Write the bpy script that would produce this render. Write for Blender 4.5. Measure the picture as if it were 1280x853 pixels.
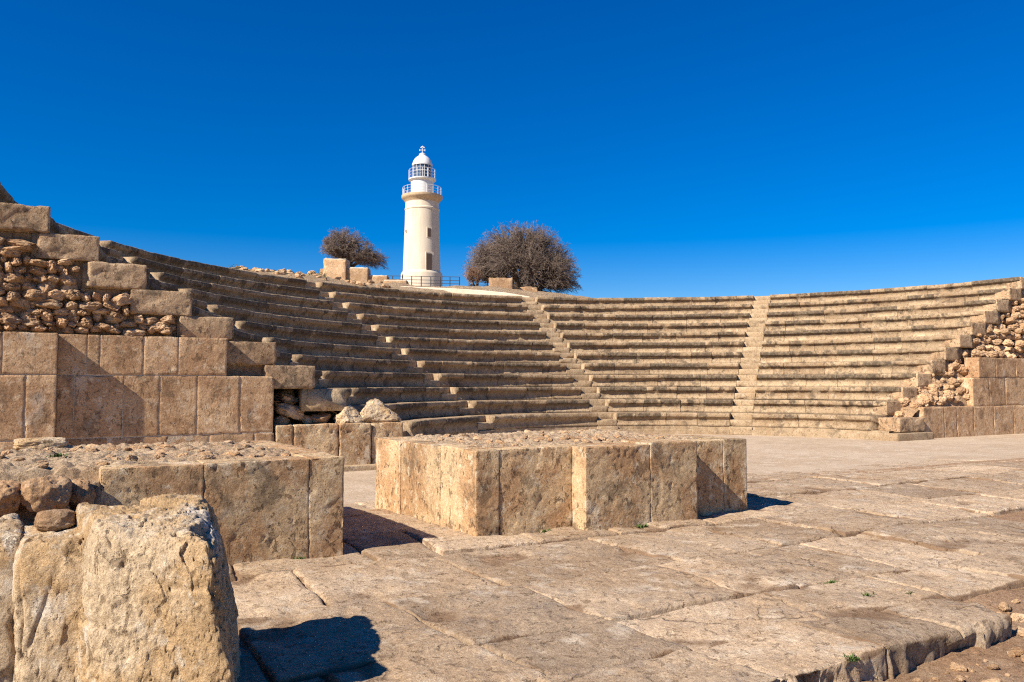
import bpy, math, random
import numpy as np
from mathutils import Vector

R = math.radians
# ------------------------------------------------------------------ scene, camera, sky, sun, exposure
for o in list(bpy.data.objects):
    bpy.data.objects.remove(o, do_unlink=True)
scene = bpy.context.scene
col = scene.collection

CAM_H = 1.543
cd = bpy.data.cameras.new('camera')
cam = bpy.data.objects.new('camera', cd)
col.objects.link(cam)
cam.location = (0, 0, CAM_H)
cam.rotation_euler = (R(90 + 3.066), 0, R(-29.5))
cd.sensor_width = 36
cd.lens = 1012.2 / 1280 * 36
cd.clip_start = 0.05
cd.clip_end = 3000
scene.camera = cam

SUN_EL, SUN_AZ = 39.0, 11.0            # light travels towards +X, turned a little to +Y
world = bpy.data.worlds.new('World')
scene.world = world
world.use_nodes = True
wn = world.node_tree.nodes
wl = world.node_tree.links
wn.clear()
sky = wn.new('ShaderNodeTexSky')
sky.sky_type = 'NISHITA'
sky.sun_disc = False
sky.sun_elevation = R(SUN_EL)
sky.sun_rotation = math.atan2(-math.cos(R(SUN_AZ)), -math.sin(R(SUN_AZ)))
sky.altitude = 0
sky.air_density = 1.0
sky.dust_density = 0.0
sky.ozone_density = 6.0
hsv = wn.new('ShaderNodeHueSaturation')
hsv.inputs['Saturation'].default_value = 1.5
hsv.inputs['Hue'].default_value = 0.514
hsv.inputs['Value'].default_value = 1.32
bg = wn.new('ShaderNodeBackground')
bg.inputs['Strength'].default_value = 0.05
wo = wn.new('ShaderNodeOutputWorld')
wl.new(sky.outputs[0], hsv.inputs['Color'])
wl.new(hsv.outputs[0], bg.inputs['Color'])
wl.new(bg.outputs[0], wo.inputs['Surface'])

sl = bpy.data.lights.new('sun', 'SUN')
sl.energy = 5.0
sl.angle = R(0.53)
sl.color = (1.0, 0.91, 0.78)
sun = bpy.data.objects.new('sun', sl)
col.objects.link(sun)
trav = Vector((math.cos(R(SUN_EL)) * math.cos(R(SUN_AZ)), math.cos(R(SUN_EL)) * math.sin(R(SUN_AZ)), -math.sin(R(SUN_EL))))
sun.rotation_euler = trav.to_track_quat('-Z', 'Y').to_euler()
sun.location = (-40, -10, 40)

vs = scene.view_settings
vs.view_transform = 'Standard'
vs.look = 'None'
vs.gamma = 1
vs.exposure = 0.88
vs.use_curve_mapping = False

scene.render.engine = 'CYCLES'
scene.cycles.use_denoising = False          # keep the stone's grain
scene.cycles.filter_width = 1.2
scene.cycles.use_adaptive_sampling = False

rng = random.Random(7)

# ------------------------------------------------------------------ numpy noise
_perm = np.random.RandomState(3).permutation(256)
_perm = np.concatenate([_perm, _perm, _perm])
_g = np.random.RandomState(5).normal(size=(256, 3))
_g /= np.linalg.norm(_g, axis=1)[:, None]

def pn(P):
    P = np.asarray(P, float)
    i = np.floor(P).astype(int)
    f = P - i
    w = f * f * f * (f * (f * 6 - 15) + 10)
    i &= 255
    out = 0
    for dx in (0, 1):
        for dy in (0, 1):
            for dz in (0, 1):
                h = _perm[_perm[_perm[i[:, 0] + dx] + i[:, 1] + dy] + i[:, 2] + dz]
                g = _g[h]
                d = (g * (f - np.array([dx, dy, dz]))).sum(1)
                wt = (w[:, 0] if dx else 1 - w[:, 0]) * (w[:, 1] if dy else 1 - w[:, 1]) * (w[:, 2] if dz else 1 - w[:, 2])
                out = out + d * wt
    return out * 1.6

def fbm(P, o=4, gain=.5):
    P = np.asarray(P, float)
    a, s, t = 1.0, 0, 0
    for k in range(o):
        s = s + a * pn(P * 2.03 ** k + 17.3 * k)
        t += a
        a *= gain
    return s / t

def ridge(P, o=3):
    P = np.asarray(P, float)
    a, s, t = 1.0, 0, 0
    for k in range(o):
        s = s + a * (1 - np.abs(pn(P * 2.1 ** k + 9.1 * k)) * 2)
        t += a
        a *= .5
    return s / t

def facet(P, f, seed=0.0):
    """broken-stone facets: a jittered cell pattern, each cell with its own height and tilt"""
    Q = np.asarray(P, float) * f + seed * 3.7
    i0 = np.floor(Q).astype(int)
    best = np.full(len(Q), 1e9); val = np.zeros(len(Q))
    for dx in (-1, 0, 1):
        for dy in (-1, 0, 1):
            for dz in (-1, 0, 1):
                c = i0 + np.array([dx, dy, dz])
                m = c & 255
                h = _perm[_perm[_perm[m[:, 0]] + m[:, 1]] + m[:, 2]]
                j = _g[h] * .38
                df = Q - (c + .5 + j)
                d = (df * df).sum(1)
                v = (h / 255. - .5) + .55 * (df * _g[(h + 71) & 255]).sum(1)
                k = d < best
                best = np.where(k, d, best); val = np.where(k, v, val)
    return val

def sstep(a, b, x):
    t = np.clip((np.asarray(x, float) - a) / (b - a), 0, 1)
    return t * t * (3 - 2 * t)

# ------------------------------------------------------------------ objects
def empty(name, loc=(0, 0, 0)):
    o = bpy.data.objects.new(name, None)
    col.objects.link(o)
    o.location = loc
    o.empty_display_size = .2
    return o

def tag(o, label=None, cat=None, group=None, kind=None):
    if label: o['label'] = label
    if cat: o['category'] = cat
    if group: o['group'] = group
    if kind: o['kind'] = kind
    return o

def mesh(name, V, F, mat, smooth=True, attrs=None):
    me = bpy.data.meshes.new(name)
    V = np.asarray(V, float)
    me.from_pydata(V.tolist(), [], F.tolist() if isinstance(F, np.ndarray) else F)
    if smooth:
        me.polygons.foreach_set('use_smooth', [True] * len(me.polygons))
    if attrs:
        for k, a in attrs.items():
            at = me.attributes.new(k, 'FLOAT', 'POINT')
            at.data.foreach_set('value', np.asarray(a, np.float32))
    me.materials.append(mat)
    me.update()
    return me

def obj(name, V, F, mat, parent=None, smooth=True, attrs=None, origin=None):
    """one mesh object; vertices are given in world space and moved to a local origin"""
    V = np.asarray(V, float)
    if origin is None:
        mn, mx = V.min(0), V.max(0)
        origin = np.array([(mn[0] + mx[0]) / 2, (mn[1] + mx[1]) / 2, mn[2]])
    origin = np.asarray(origin, float)
    me = mesh(name, V - origin, F, mat, smooth, attrs)
    o = bpy.data.objects.new(name, me)
    col.objects.link(o)
    if parent is not None:
        o.parent = parent
        p = np.zeros(3)
        q = parent
        while q is not None:
            p += np.array(q.location)
            q = q.parent
        origin = origin - p
    o.location = origin
    return o

def place(name, me, loc, rot=(0, 0, 0), scale=(1, 1, 1), parent=None):
    o = bpy.data.objects.new(name, me)
    col.objects.link(o)
    loc = np.array(loc, float)
    if parent is not None:
        o.parent = parent
        loc = loc - np.array(parent.location)
    o.location = loc
    o.rotation_euler = rot
    o.scale = scale
    return o

def axis(L, cell, bev):
    n = max(1, int(round((L - 2 * bev) / cell)))
    a = np.linspace(-L / 2 + bev, L / 2 - bev, n + 1)
    return np.concatenate([[-L / 2], a, [L / 2]])

def boxgrid(sx, sy, sz, cell=.05, bev=.015):
    bev = min(bev, sx * .3, sy * .3, sz * .3)
    ax, ay, az = axis(sx, cell, bev), axis(sy, cell, bev), axis(sz, cell, bev)
    nx, ny, nz = len(ax), len(ay), len(az)
    idx = -np.ones((nx, ny, nz), int)
    I, J, K = np.meshgrid(range(nx), range(ny), range(nz), indexing='ij')
    m = (I == 0) | (I == nx - 1) | (J == 0) | (J == ny - 1) | (K == 0) | (K == nz - 1)
    idx[m] = np.arange(m.sum())
    V = np.stack([ax[I[m]], ay[J[m]], az[K[m]]], 1)
    F = []
    def side(A, flip):
        a, b, c, d = A[:-1, :-1].ravel(), A[1:, :-1].ravel(), A[1:, 1:].ravel(), A[:-1, 1:].ravel()
        q = np.stack([a, b, c, d], 1)
        F.append(q[:, ::-1] if flip else q)
    side(idx[0], True); side(idx[-1], False)
    side(idx[:, 0], False); side(idx[:, -1], True)
    side(idx[:, :, 0], True); side(idx[:, :, -1], False)
    return V, np.concatenate(F), bev

def rough_block(sx, sy, sz, cell=.05, bev=.015, amp=.006, chip=.012, seed=0, pit=0.0, freq=3.0, pitf=9.0, fac=0.0):
    V, F, bev = boxgrid(sx, sy, sz, cell, bev)
    h = np.array([sx, sy, sz]) / 2
    off = np.array([seed * 7.31 % 91, seed * 3.77 % 83, seed * 5.19 % 97])
    inner = np.clip(V, -(h - bev), h - bev)
    d = V - inner
    L = np.linalg.norm(d, axis=1)
    N = d / np.maximum(L, 1e-9)[:, None]
    edge = ((np.abs(d) > 1e-9).sum(1) >= 2).astype(float)
    P = inner + N * bev
    W = V + off
    n = fbm(W * freq, 4)
    disp = amp * n
    if pit:
        q = fbm(W * np.array([pitf, pitf, pitf * .75]), 3)
        disp = disp - pit * sstep(.24, .46, q) * sstep(-.1, .25, fbm(W * 1.9 + 11, 2))
    if fac:
        disp = disp + fac * np.clip(facet(W, 3.6), -1, .25) + fac * .4 * facet(W, 10)
    near = np.sort(h - np.abs(P), axis=1)[:, 1]       # distance to the nearest edge
    c = sstep(.0, .45, fbm(W * 2.1 + 40, 3))
    disp = disp - chip * c * np.exp(-near / (bev * 2.2 + 1e-6))
    return P + N * disp[:, None], F

def ashlar(name, parent, mat, u0, u1, v0, v1, z0, z1, cell=.06, bev=.014, amp=.006, chip=.014, pit=0.0, seed=None, **kw):
    if seed is None: seed = rng.randint(1, 9999)
    V, F = rough_block(u1 - u0, v1 - v0, z1 - z0, cell, bev, amp, chip, seed, pit, **kw)
    V = V + np.array([(u0 + u1) / 2, (v0 + v1) / 2, (z0 + z1) / 2])
    return obj(name, V, F, mat, parent)

def ico(sub):
    t = (1 + 5 ** .5) / 2
    v = [(-1, t, 0), (1, t, 0), (-1, -t, 0), (1, -t, 0), (0, -1, t), (0, 1, t), (0, -1, -t), (0, 1, -t), (t, 0, -1), (t, 0, 1), (-t, 0, -1), (-t, 0, 1)]
    f = [(0, 11, 5), (0, 5, 1), (0, 1, 7), (0, 7, 10), (0, 10, 11), (1, 5, 9), (5, 11, 4), (11, 10, 2), (10, 7, 6), (7, 1, 8), (3, 9, 4), (3, 4, 2), (3, 2, 6), (3, 6, 8), (3, 8, 9), (4, 9, 5), (2, 4, 11), (6, 2, 10), (8, 6, 7), (9, 8, 1)]
    v = [np.array(p) / np.linalg.norm(p) for p in v]
    for _ in range(sub):
        c, nf = {}, []
        def mid(a, b):
            k = (min(a, b), max(a, b))
            if k not in c:
                m = v[a] + v[b]
                v.append(m / np.linalg.norm(m)); c[k] = len(v) - 1
            return c[k]
        for a, b, d in f:
            x, y, z = mid(a, b), mid(b, d), mid(d, a)
            nf += [(a, x, z), (b, y, x), (d, z, y), (x, y, z)]
        f = nf
    return np.array(v), f

def stone_shape(seed, sub=2, boxy=.45, amp=.16, freq=1.3, planes=7):
    """irregular stone: a ball cut by random planes, roughened; about unit size, base at z=-.5"""
    r = np.random.RandomState(seed)
    v, f = ico(sub)
    rad = np.full(len(v), 1.0)
    for _ in range(planes):
        n = r.normal(size=3); n /= np.linalg.norm(n)
        dd = r.uniform(.52, .86)
        c = v @ n
        rad = np.where(c > 1e-3, np.minimum(rad, dd / np.maximum(c, 1e-3)), rad)
    b = 1 / np.max(np.abs(v), axis=1)
    rad = rad * (1 - boxy) + np.minimum(b, 1.3) * .8 * boxy
    rad = rad * (1 + amp * fbm(v * freq + seed * 3.1, 4) + amp * .55 * facet(v, 2.1, seed))
    p = v * rad[:, None]
    mn, mx = p.min(0), p.max(0)
    return (p - (mn + mx) / 2) / (mx - mn), f

# ------------------------------------------------------------------ materials
def new_mat(name):
    m = bpy.data.materials.new(name)
    m.use_nodes = True
    n = m.node_tree.nodes
    n.clear()
    return m, n, m.node_tree.links

class NB:
    def __init__(s, name):
        s.m, s.n, s.l = new_mat(name)
        s.out = s.n.new('ShaderNodeOutputMaterial')
        s.b = s.n.new('ShaderNodeBsdfPrincipled')
        s.l.new(s.b.outputs[0], s.out.inputs['Surface'])
        g = s.n.new('ShaderNodeNewGeometry')
        s.pos = g.outputs['Position']
        s.oi = s.n.new('ShaderNodeObjectInfo')
    def noise(s, scale, detail=4, rough=.55, vec=None, dist=0.0):
        t = s.n.new('ShaderNodeTexNoise')
        t.inputs['Scale'].default_value = scale
        t.inputs['Detail'].default_value = detail
        t.inputs['Roughness'].default_value = rough
        t.inputs['Distortion'].default_value = dist
        s.l.new(vec or s.pos, t.inputs['Vector'])
        return t.outputs['Fac']
    def stretch(s, x, y, z):
        m = s.n.new('ShaderNodeVectorMath'); m.operation = 'MULTIPLY'
        s.l.new(s.pos, m.inputs[0]); m.inputs[1].default_value = (x, y, z)
        return m.outputs[0]
    def vor(s, scale, vec=None, feature='F1', out='Distance'):
        t = s.n.new('ShaderNodeTexVoronoi'); t.feature = feature
        t.inputs['Scale'].default_value = scale
        s.l.new(vec or s.pos, t.inputs['Vector'])
        return t.outputs[out]
    def ramp(s, x, a, b, lo=0.0, hi=1.0):
        t = s.n.new('ShaderNodeMapRange'); t.interpolation_type = 'SMOOTHSTEP'
        s.l.new(x, t.inputs['Value'])
        t.inputs['From Min'].default_value = a; t.inputs['From Max'].default_value = b
        t.inputs['To Min'].default_value = lo; t.inputs['To Max'].default_value = hi
        return t.outputs['Result']
    def math(s, op, a, b=None):
        t = s.n.new('ShaderNodeMath'); t.operation = op
        for i, v in enumerate((a, b)):
            if v is None: continue
            if isinstance(v, (int, float)): t.inputs[i].default_value = v
            else: s.l.new(v, t.inputs[i])
        return t.outputs[0]
    def mix(s, f, a, b, mode='MIX'):
        t = s.n.new('ShaderNodeMix'); t.data_type = 'RGBA'; t.blend_type = mode
        for k, v in ((0, f), (6, a), (7, b)):
            if isinstance(v, (int, float)): t.inputs[k].default_value = v
            elif isinstance(v, tuple): t.inputs[k].default_value = (*v, 1)
            else: s.l.new(v, t.inputs[k])
        return t.outputs[2]
    def attr(s, name):
        t = s.n.new('ShaderNodeAttribute'); t.attribute_name = name
        return t.outputs['Fac']
    def bump(s, hgt, strength, dist, prev=None):
        t = s.n.new('ShaderNodeBump')
        t.inputs['Strength'].default_value = strength
        t.inputs['Distance'].default_value = dist
        s.l.new(hgt, t.inputs['Height'])
        if prev is not None: s.l.new(prev, t.inputs['Normal'])
        return t.outputs[0]
    def finish(s, color, normal=None, rough=.95, spec=.15):
        if isinstance(color, tuple): s.b.inputs['Base Color'].default_value = (*color, 1)
        else: s.l.new(color, s.b.inputs['Base Color'])
        s.b.inputs['Roughness'].default_value = rough
        s.b.inputs['Specular IOR Level'].default_value = spec
        if normal is not None: s.l.new(normal, s.b.inputs['Normal'])
        return s.m

def stone_mat(name, a, b, c, crack=0.0, crisp=.12, pitdark=.34, big=.9, dark=.0, pale=.0, pits=1.0, grain=1.0, rand=.22, lip=False, soil=False,
              darkcol=(.055, .044, .034), palecol=(.62, .53, .42), pitscale=13.0, relief=1.0):
    s = NB(name)
    n1 = s.noise(big, 6, .6)
    n2 = s.noise(big * 5.5, 6, .62)
    cc = s.mix(s.ramp(n1, .5 - crisp, .5 + crisp), a, b)
    cc = s.mix(s.ramp(n2, .60 - crisp, .60 + crisp), cc, c)
    # every stone has its own tint
    cc = s.mix(1.0, cc, s.mix(s.oi.outputs['Random'], (1 - rand, 1 - rand * 1.08, 1 - rand * 1.1), (1 + rand * .75, 1 + rand * .72, 1 + rand * .7)), 'MULTIPLY')
    g1 = s.noise(30, 8, .8)
    cc = s.mix(1.0, cc, s.mix(s.ramp(g1, .3, .7), (.70, .67, .64), (1.24, 1.24, 1.22)), 'MULTIPLY')
    sp = s.noise(68, 4, .7)
    cc = s.mix(s.ramp(sp, .57, .66, 0, .55 * grain), cc, s.mix(.62, cc, (.10, .06, .035)))
    cc = s.mix(s.ramp(sp, .43, .35, 0, .5 * grain), cc, s.mix(.45, cc, (.80, .70, .56)))
    if pale:
        pn_ = s.noise(2.3, 7, .66, s.stretch(1, 1, .6))
        cc = s.mix(s.math('MULTIPLY', s.ramp(pn_, .56, .66), pale), cc, palecol)
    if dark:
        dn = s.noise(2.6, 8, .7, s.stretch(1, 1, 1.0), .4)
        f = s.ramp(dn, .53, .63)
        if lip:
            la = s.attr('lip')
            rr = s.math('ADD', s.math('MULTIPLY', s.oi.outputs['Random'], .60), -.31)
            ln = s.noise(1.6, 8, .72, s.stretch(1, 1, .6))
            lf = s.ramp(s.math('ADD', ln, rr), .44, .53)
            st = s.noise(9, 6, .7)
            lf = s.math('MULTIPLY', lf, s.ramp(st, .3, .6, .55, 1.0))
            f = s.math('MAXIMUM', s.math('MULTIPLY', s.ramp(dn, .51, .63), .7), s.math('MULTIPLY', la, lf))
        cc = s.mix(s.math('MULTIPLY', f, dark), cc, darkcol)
    if soil:
        lo = s.attr('low')
        sn = s.noise(5, 6, .6)
        sf = s.ramp(s.math('ADD', lo, s.math('MULTIPLY', s.math('ADD', sn, -.5), .9)), .42, .78)
        cc = s.mix(s.math('MULTIPLY', sf, .85), cc, (.22, .135, .078))
    if crack:
        wv = s.n.new('ShaderNodeTexNoise'); wv.inputs['Scale'].default_value = 2.2; wv.inputs['Detail'].default_value = 5
        s.l.new(s.pos, wv.inputs['Vector'])
        va = s.n.new('ShaderNodeVectorMath'); va.operation = 'MULTIPLY_ADD'
        s.l.new(wv.outputs['Color'], va.inputs[0]); va.inputs[1].default_value = (.55, .55, 0); s.l.new(s.pos, va.inputs[2])
        cn = s.vor(1.05, va.outputs[0], 'DISTANCE_TO_EDGE')
        ck = s.math('MULTIPLY', s.ramp(cn, .002, .014, 1.0, 0.0), s.ramp(s.noise(1.3, 3), .53, .62))
        cc = s.mix(s.math('MULTIPLY', ck, crack * .55), cc, (.17, .105, .06))
    # relief
    pv = s.noise(pitscale, 5, .62, s.stretch(1, 1, .7), .6)
    pit = s.ramp(pv, .595, .645)
    pit2 = s.ramp(s.vor(pitscale * 3.2), .10, .26, 1.0, 0.0)
    pgate = s.ramp(s.noise(4.5, 3), .47, .6)
    pit2 = s.math('MULTIPLY', pit2, pgate)
    deep = s.math('MAXIMUM', pit, s.math('MULTIPLY', pit2, .6))
    cc = s.mix(s.math('MULTIPLY', deep, pitdark * pits), cc, (.15, .085, .045))
    hgt = s.math('SUBTRACT', s.noise(9, 10, .74), s.math('MULTIPLY', deep, .6 * pits))
    if crack: hgt = s.math('SUBTRACT', hgt, s.math('MULTIPLY', ck, .4))
    nr = s.bump(hgt, .95, .045 * relief)
    nr = s.bump(s.noise(60, 5, .75), .8, .011 * grain, nr)
    return s.finish(cc, nr)

M = {}
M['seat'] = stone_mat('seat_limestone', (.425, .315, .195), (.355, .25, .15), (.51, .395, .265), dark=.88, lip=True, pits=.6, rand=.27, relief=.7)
M['step'] = stone_mat('step_limestone', (.42, .315, .20), (.37, .265, .16), (.50, .39, .265), dark=.4, pits=.5, rand=.12, relief=.6)
M['ashlar'] = stone_mat('ashlar_sandstone', (.55, .365, .21), (.43, .26, .14), (.62, .46, .30), crisp=.08, pitdark=.5, grain=.8, big=1.3, dark=.4, pale=.45, pits=.8, rand=.16, relief=.8)
M['platform'] = stone_mat('platform_sandstone', (.61, .44, .255), (.475, .29, .15), (.66, .53, .36), crisp=.08, pitdark=.55, grain=.75, big=1.5, dark=.5, pale=.9, pits=1.15, rand=.15, relief=.9, palecol=(.66, .53, .37))
M['endblock'] = stone_mat('end_block_stone', (.49, .345, .21), (.40, .265, .155), (.55, .405, .26), dark=.6, pits=1.2, rand=.15)
M['rubble'] = stone_mat('rubble_stone', (.54, .365, .215), (.46, .285, .155), (.61, .455, .30), dark=.12, pits=.6, rand=.28)
M['fill'] = stone_mat('rubble_mortar', (.42, .28, .165), (.36, .23, .13), (.50, .36, .225), dark=.2, pits=.8, rand=.05, relief=1.6)
M['mortar'] = stone_mat('lime_mortar', (.56, .455, .34), (.50, .395, .285), (.60, .50, .39), pits=.3, rand=.03)
M['paving'] = stone_mat('paving_limestone', (.535, .405, .275), (.445, .32, .205), (.58, .465, .335), crack=.8, dark=.3, pale=.6, pits=.9, rand=.30, crisp=.09, pitdark=.45, soil=True, palecol=(.62, .52, .40), big=.8, relief=.9, darkcol=(.24, .195, .165))
M['topfill'] = stone_mat('platform_core', (.54, .40, .26), (.46, .32, .20), (.60, .47, .33), dark=.12, pits=1.0, rand=.05, relief=1.8)
M['rock'] = stone_mat('eroded_rock', (.64, .49, .32), (.57, .385, .205), (.69, .57, .42), crisp=.07, pitdark=.5, dark=.15, pale=.8, pits=1.0, rand=.05, palecol=(.76, .67, .55), relief=1.3, big=1.8)
M['dirt'] = stone_mat('dry_earth', (.40, .255, .155), (.36, .22, .13), (.48, .34, .22), pits=.5, rand=.0, relief=1.6)
M['orchestra'] = stone_mat('orchestra_floor_stone', (.485, .38, .275), (.43, .325, .225), (.53, .425, .315), big=.5, dark=.12, pale=.3, pits=.2, rand=.0, relief=.35)
M['hill'] = stone_mat('rubbly_hill', (.44, .32, .20), (.36, .25, .15), (.55, .43, .30), dark=.1, pits=1, rand=.0, relief=4)
M['limewash'] = stone_mat('pale_coping', (.62, .53, .41), (.56, .47, .35), (.67, .59, .47), pits=.2, rand=.04, relief=.4)

def plain(name, colr, rough=.6, metal=0.0, n=.06):
    s = NB(name)
    t = s.noise(3.0, 5)
    cc = s.mix(s.ramp(t, .3, .7), tuple(c * (1 - n) for c in colr), tuple(min(1, c * (1 + n)) for c in colr))
    s.b.inputs['Metallic'].default_value = metal
    return s.finish(cc, None, rough, .4)

def lighthouse_mat():
    s = NB('lighthouse_plaster')
    t = s.noise(.5, 6, .6, s.stretch(1, 1, .35))
    cc = s.mix(s.ramp(t, .35, .65), (.60, .50, .375), (.66, .575, .45))
    t2 = s.noise(1.6, 6, .7, s.stretch(1.6, 1.6, .18))
    cc = s.mix(s.ramp(t2, .52, .72, 0, .5), cc, (.48, .36, .23))
    return s.finish(cc, s.bump(s.noise(6, 5), .3, .03), .9, .2)

M['plaster'] = lighthouse_mat()
M['cornice'] = plain('lighthouse_cornice_stone', (.50, .37, .235), .9, n=.15)
M['white'] = plain('white_paint', (.64, .64, .635), .5)
M['lampglass'] = plain('lantern_glass', (.05, .09, .16), .06)
M['darkopen'] = plain('dark_timber', (.09, .06, .045), .8)
M['metal'] = plain('fence_metal', (.05, .05, .055), .6)
M['bark'] = plain('bark', (.14, .10, .075), .95, n=.3)
M['twig'] = plain('twig', (.172, .128, .100), .95, n=.4)
M['twig2'] = plain('reddish_twig', (.23, .135, .085), .95, n=.3)
M['leaf'] = plain('weed_leaf', (.06, .095, .02), .8, n=.35)
M['scrub'] = plain('dry_scrub', (.12, .12, .045), .9, n=.35)

# ------------------------------------------------------------------ geometry of the theatre
CU, CV = 14.634, 15.334            # centre of the arcs
R0, TR, RI, Z0 = 7.781, 0.779, 0.45, 0.106
NR = 12
VL, VR = 16.10, 16.65              # planes where the seating is cut off
FLOOR = -0.17                      # orchestra
WST = .74                          # stair width
STAIRS = (146.0, 111.1, 75.2, 40.0)
LEAN = {146.0: 0., 111.1: .6, 75.2: .8, 40.0: -.6}      # the flights are not laid out exactly on the radii
def stair_ang(deg, r): return R(deg + LEAN[deg] * (r - 12) / 4.3)
def rowR(k): return R0 + (k - 1) * TR
def rowZ(k): return Z0 + k * RI

# ------------------------------------------------------------------ ground and hill: one sheet
def terrain(U, V):
    U = np.asarray(U, float); V = np.asarray(V, float)
    y = R(29.5)
    d = U * math.sin(y) + V * math.cos(y)
    x = (U * math.cos(y) - V * math.sin(y)) / np.maximum(d, 1e-3)      # bearing from the stage front
    rr = np.hypot(U - CU, V - CV)
    dist = np.hypot(U, V)
    slope = np.interp(x, [-1.2, -.50, -.36, -.24, -.20, -.11, 0.0, .06, .10, .2, .5, 1.2], [.10, .138, .140, .134, .124, .1195, .117, .112, .104, .09, .05, .03])
    crest = np.interp(x, [-1.2, -.4, -.26, -.17, .05, .12, .3, 1.2], [45, 45, 50, 118, 118, 66, 45, 45])
    hill = CAM_H + slope * np.minimum(d, crest) - .015 * np.clip(d - crest, 0, 200)
    rim = 5.22
    hill = rim + (hill - rim) * sstep(17.6, 24, rr)
    n = fbm(np.stack([U * .22, V * .22, U * 0], 1), 4)
    n2 = fbm(np.stack([U * 1.3, V * 1.3, U * 0], 1), 3)
    hill = hill + (n * .5 + n2 * .16) * sstep(19, 26, rr) * sstep(90, 60, d)
    hill = hill * (1 - sstep(150, 330, dist))
    back = sstep(16.9, 17.1, rr) * sstep(16.6, 17.6, V)
    low = -.30 + .012 * n2
    side = sstep(40, 70, dist) * 0
    return low * (1 - back) + hill * back + side

# polar sheet about the theatre centre keeps the rim crisp
rad = np.concatenate([np.linspace(0, 16.2, 34), np.linspace(16.85, 17.15, 7), np.linspace(17.5, 32, 50), np.geomspace(33, 140, 70), np.geomspace(150, 1500, 16)])
nth = 420
th = np.linspace(0, 2 * math.pi, nth, endpoint=False)
RR, TT = np.meshgrid(rad[1:], th, indexing='ij')
gu = np.concatenate([[CU], (CU + RR * np.cos(TT)).ravel()])
gv = np.concatenate([[CV], (CV + RR * np.sin(TT)).ravel()])
gz = terrain(gu, gv)
F = [(0, 1 + j, 1 + (j + 1) % nth) for j in range(nth)]
for i in range(len(rad) - 2):
    a = 1 + i * nth
    F += [(a + j, a + nth + j, a + nth + (j + 1) % nth, a + (j + 1) % nth) for j in range(nth)]
g = obj('ground', np.stack([gu, gv, gz], 1), F, M['hill'], origin=(0, 0, 0))
tag(g, kind='structure')

# orchestra floor: smooth pale sheet
def sheet(u0, u1, v0, v1, cell, zf, name, mat, keep=None):
    nu, nv = int((u1 - u0) / cell) + 1, int((v1 - v0) / cell) + 1
    A, B = np.meshgrid(np.linspace(u0, u1, nu), np.linspace(v0, v1, nv), indexing='ij')
    A, B = A.ravel(), B.ravel()
    idx = np.arange(nu * nv).reshape(nu, nv)
    q = np.stack([idx[:-1, :-1], idx[1:, :-1], idx[1:, 1:], idx[:-1, 1:]], -1).reshape(-1, 4)
    return obj(name, np.stack([A, B, zf(A, B)], 1), q, mat, origin=(0, 0, 0))

def pave_z(U, V):
    """the worn level of the paving: even on the stage, dropping gently to the orchestra"""
    P = np.stack([U, V, U * 0], 1)
    z = FLOOR * sstep(8.3, 12.8, V)
    near = 1 - sstep(8.5, 12.5, V)
    return z + near * (.020 * pn(P * .55) + .012 * pn(P * 1.3 + 5)) * .9

def orch_z(U, V):
    P = np.stack([U, V, U * 0], 1)
    return FLOOR * sstep(8.3, 12.8, V) - .012 + .008 * pn(P * .4) - .05 * (1 - sstep(8.6, 10.2, V))
of = sheet(-6, 36, 8.2, 25, .3, orch_z, 'orchestra_floor', M['orchestra'])
tag(of, kind='structure')

# dirt on the camera's side and under the slabs
def dirt_z(U, V):
    P = np.stack([U, V, U * 0], 1)
    f = sstep(3.35, 4.1, V)
    low = -.155 + .03 * pn(P * 1.4) + .022 * fbm(P * 5, 3) + .012 * fbm(P * 15, 3)
    # a bank of spill where the paving ends
    low = low + .08 * sstep(5.55, 6.5, U) * sstep(2.9, 3.7, V)
    under = -.045 + .012 * fbm(P * 4, 3)
    return low * (1 - f) + under * f
pv = sheet(-3, 19, .4, 9.9, .055, dirt_z, 'pavement', M['dirt'])
tag(pv, kind='structure')

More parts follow.
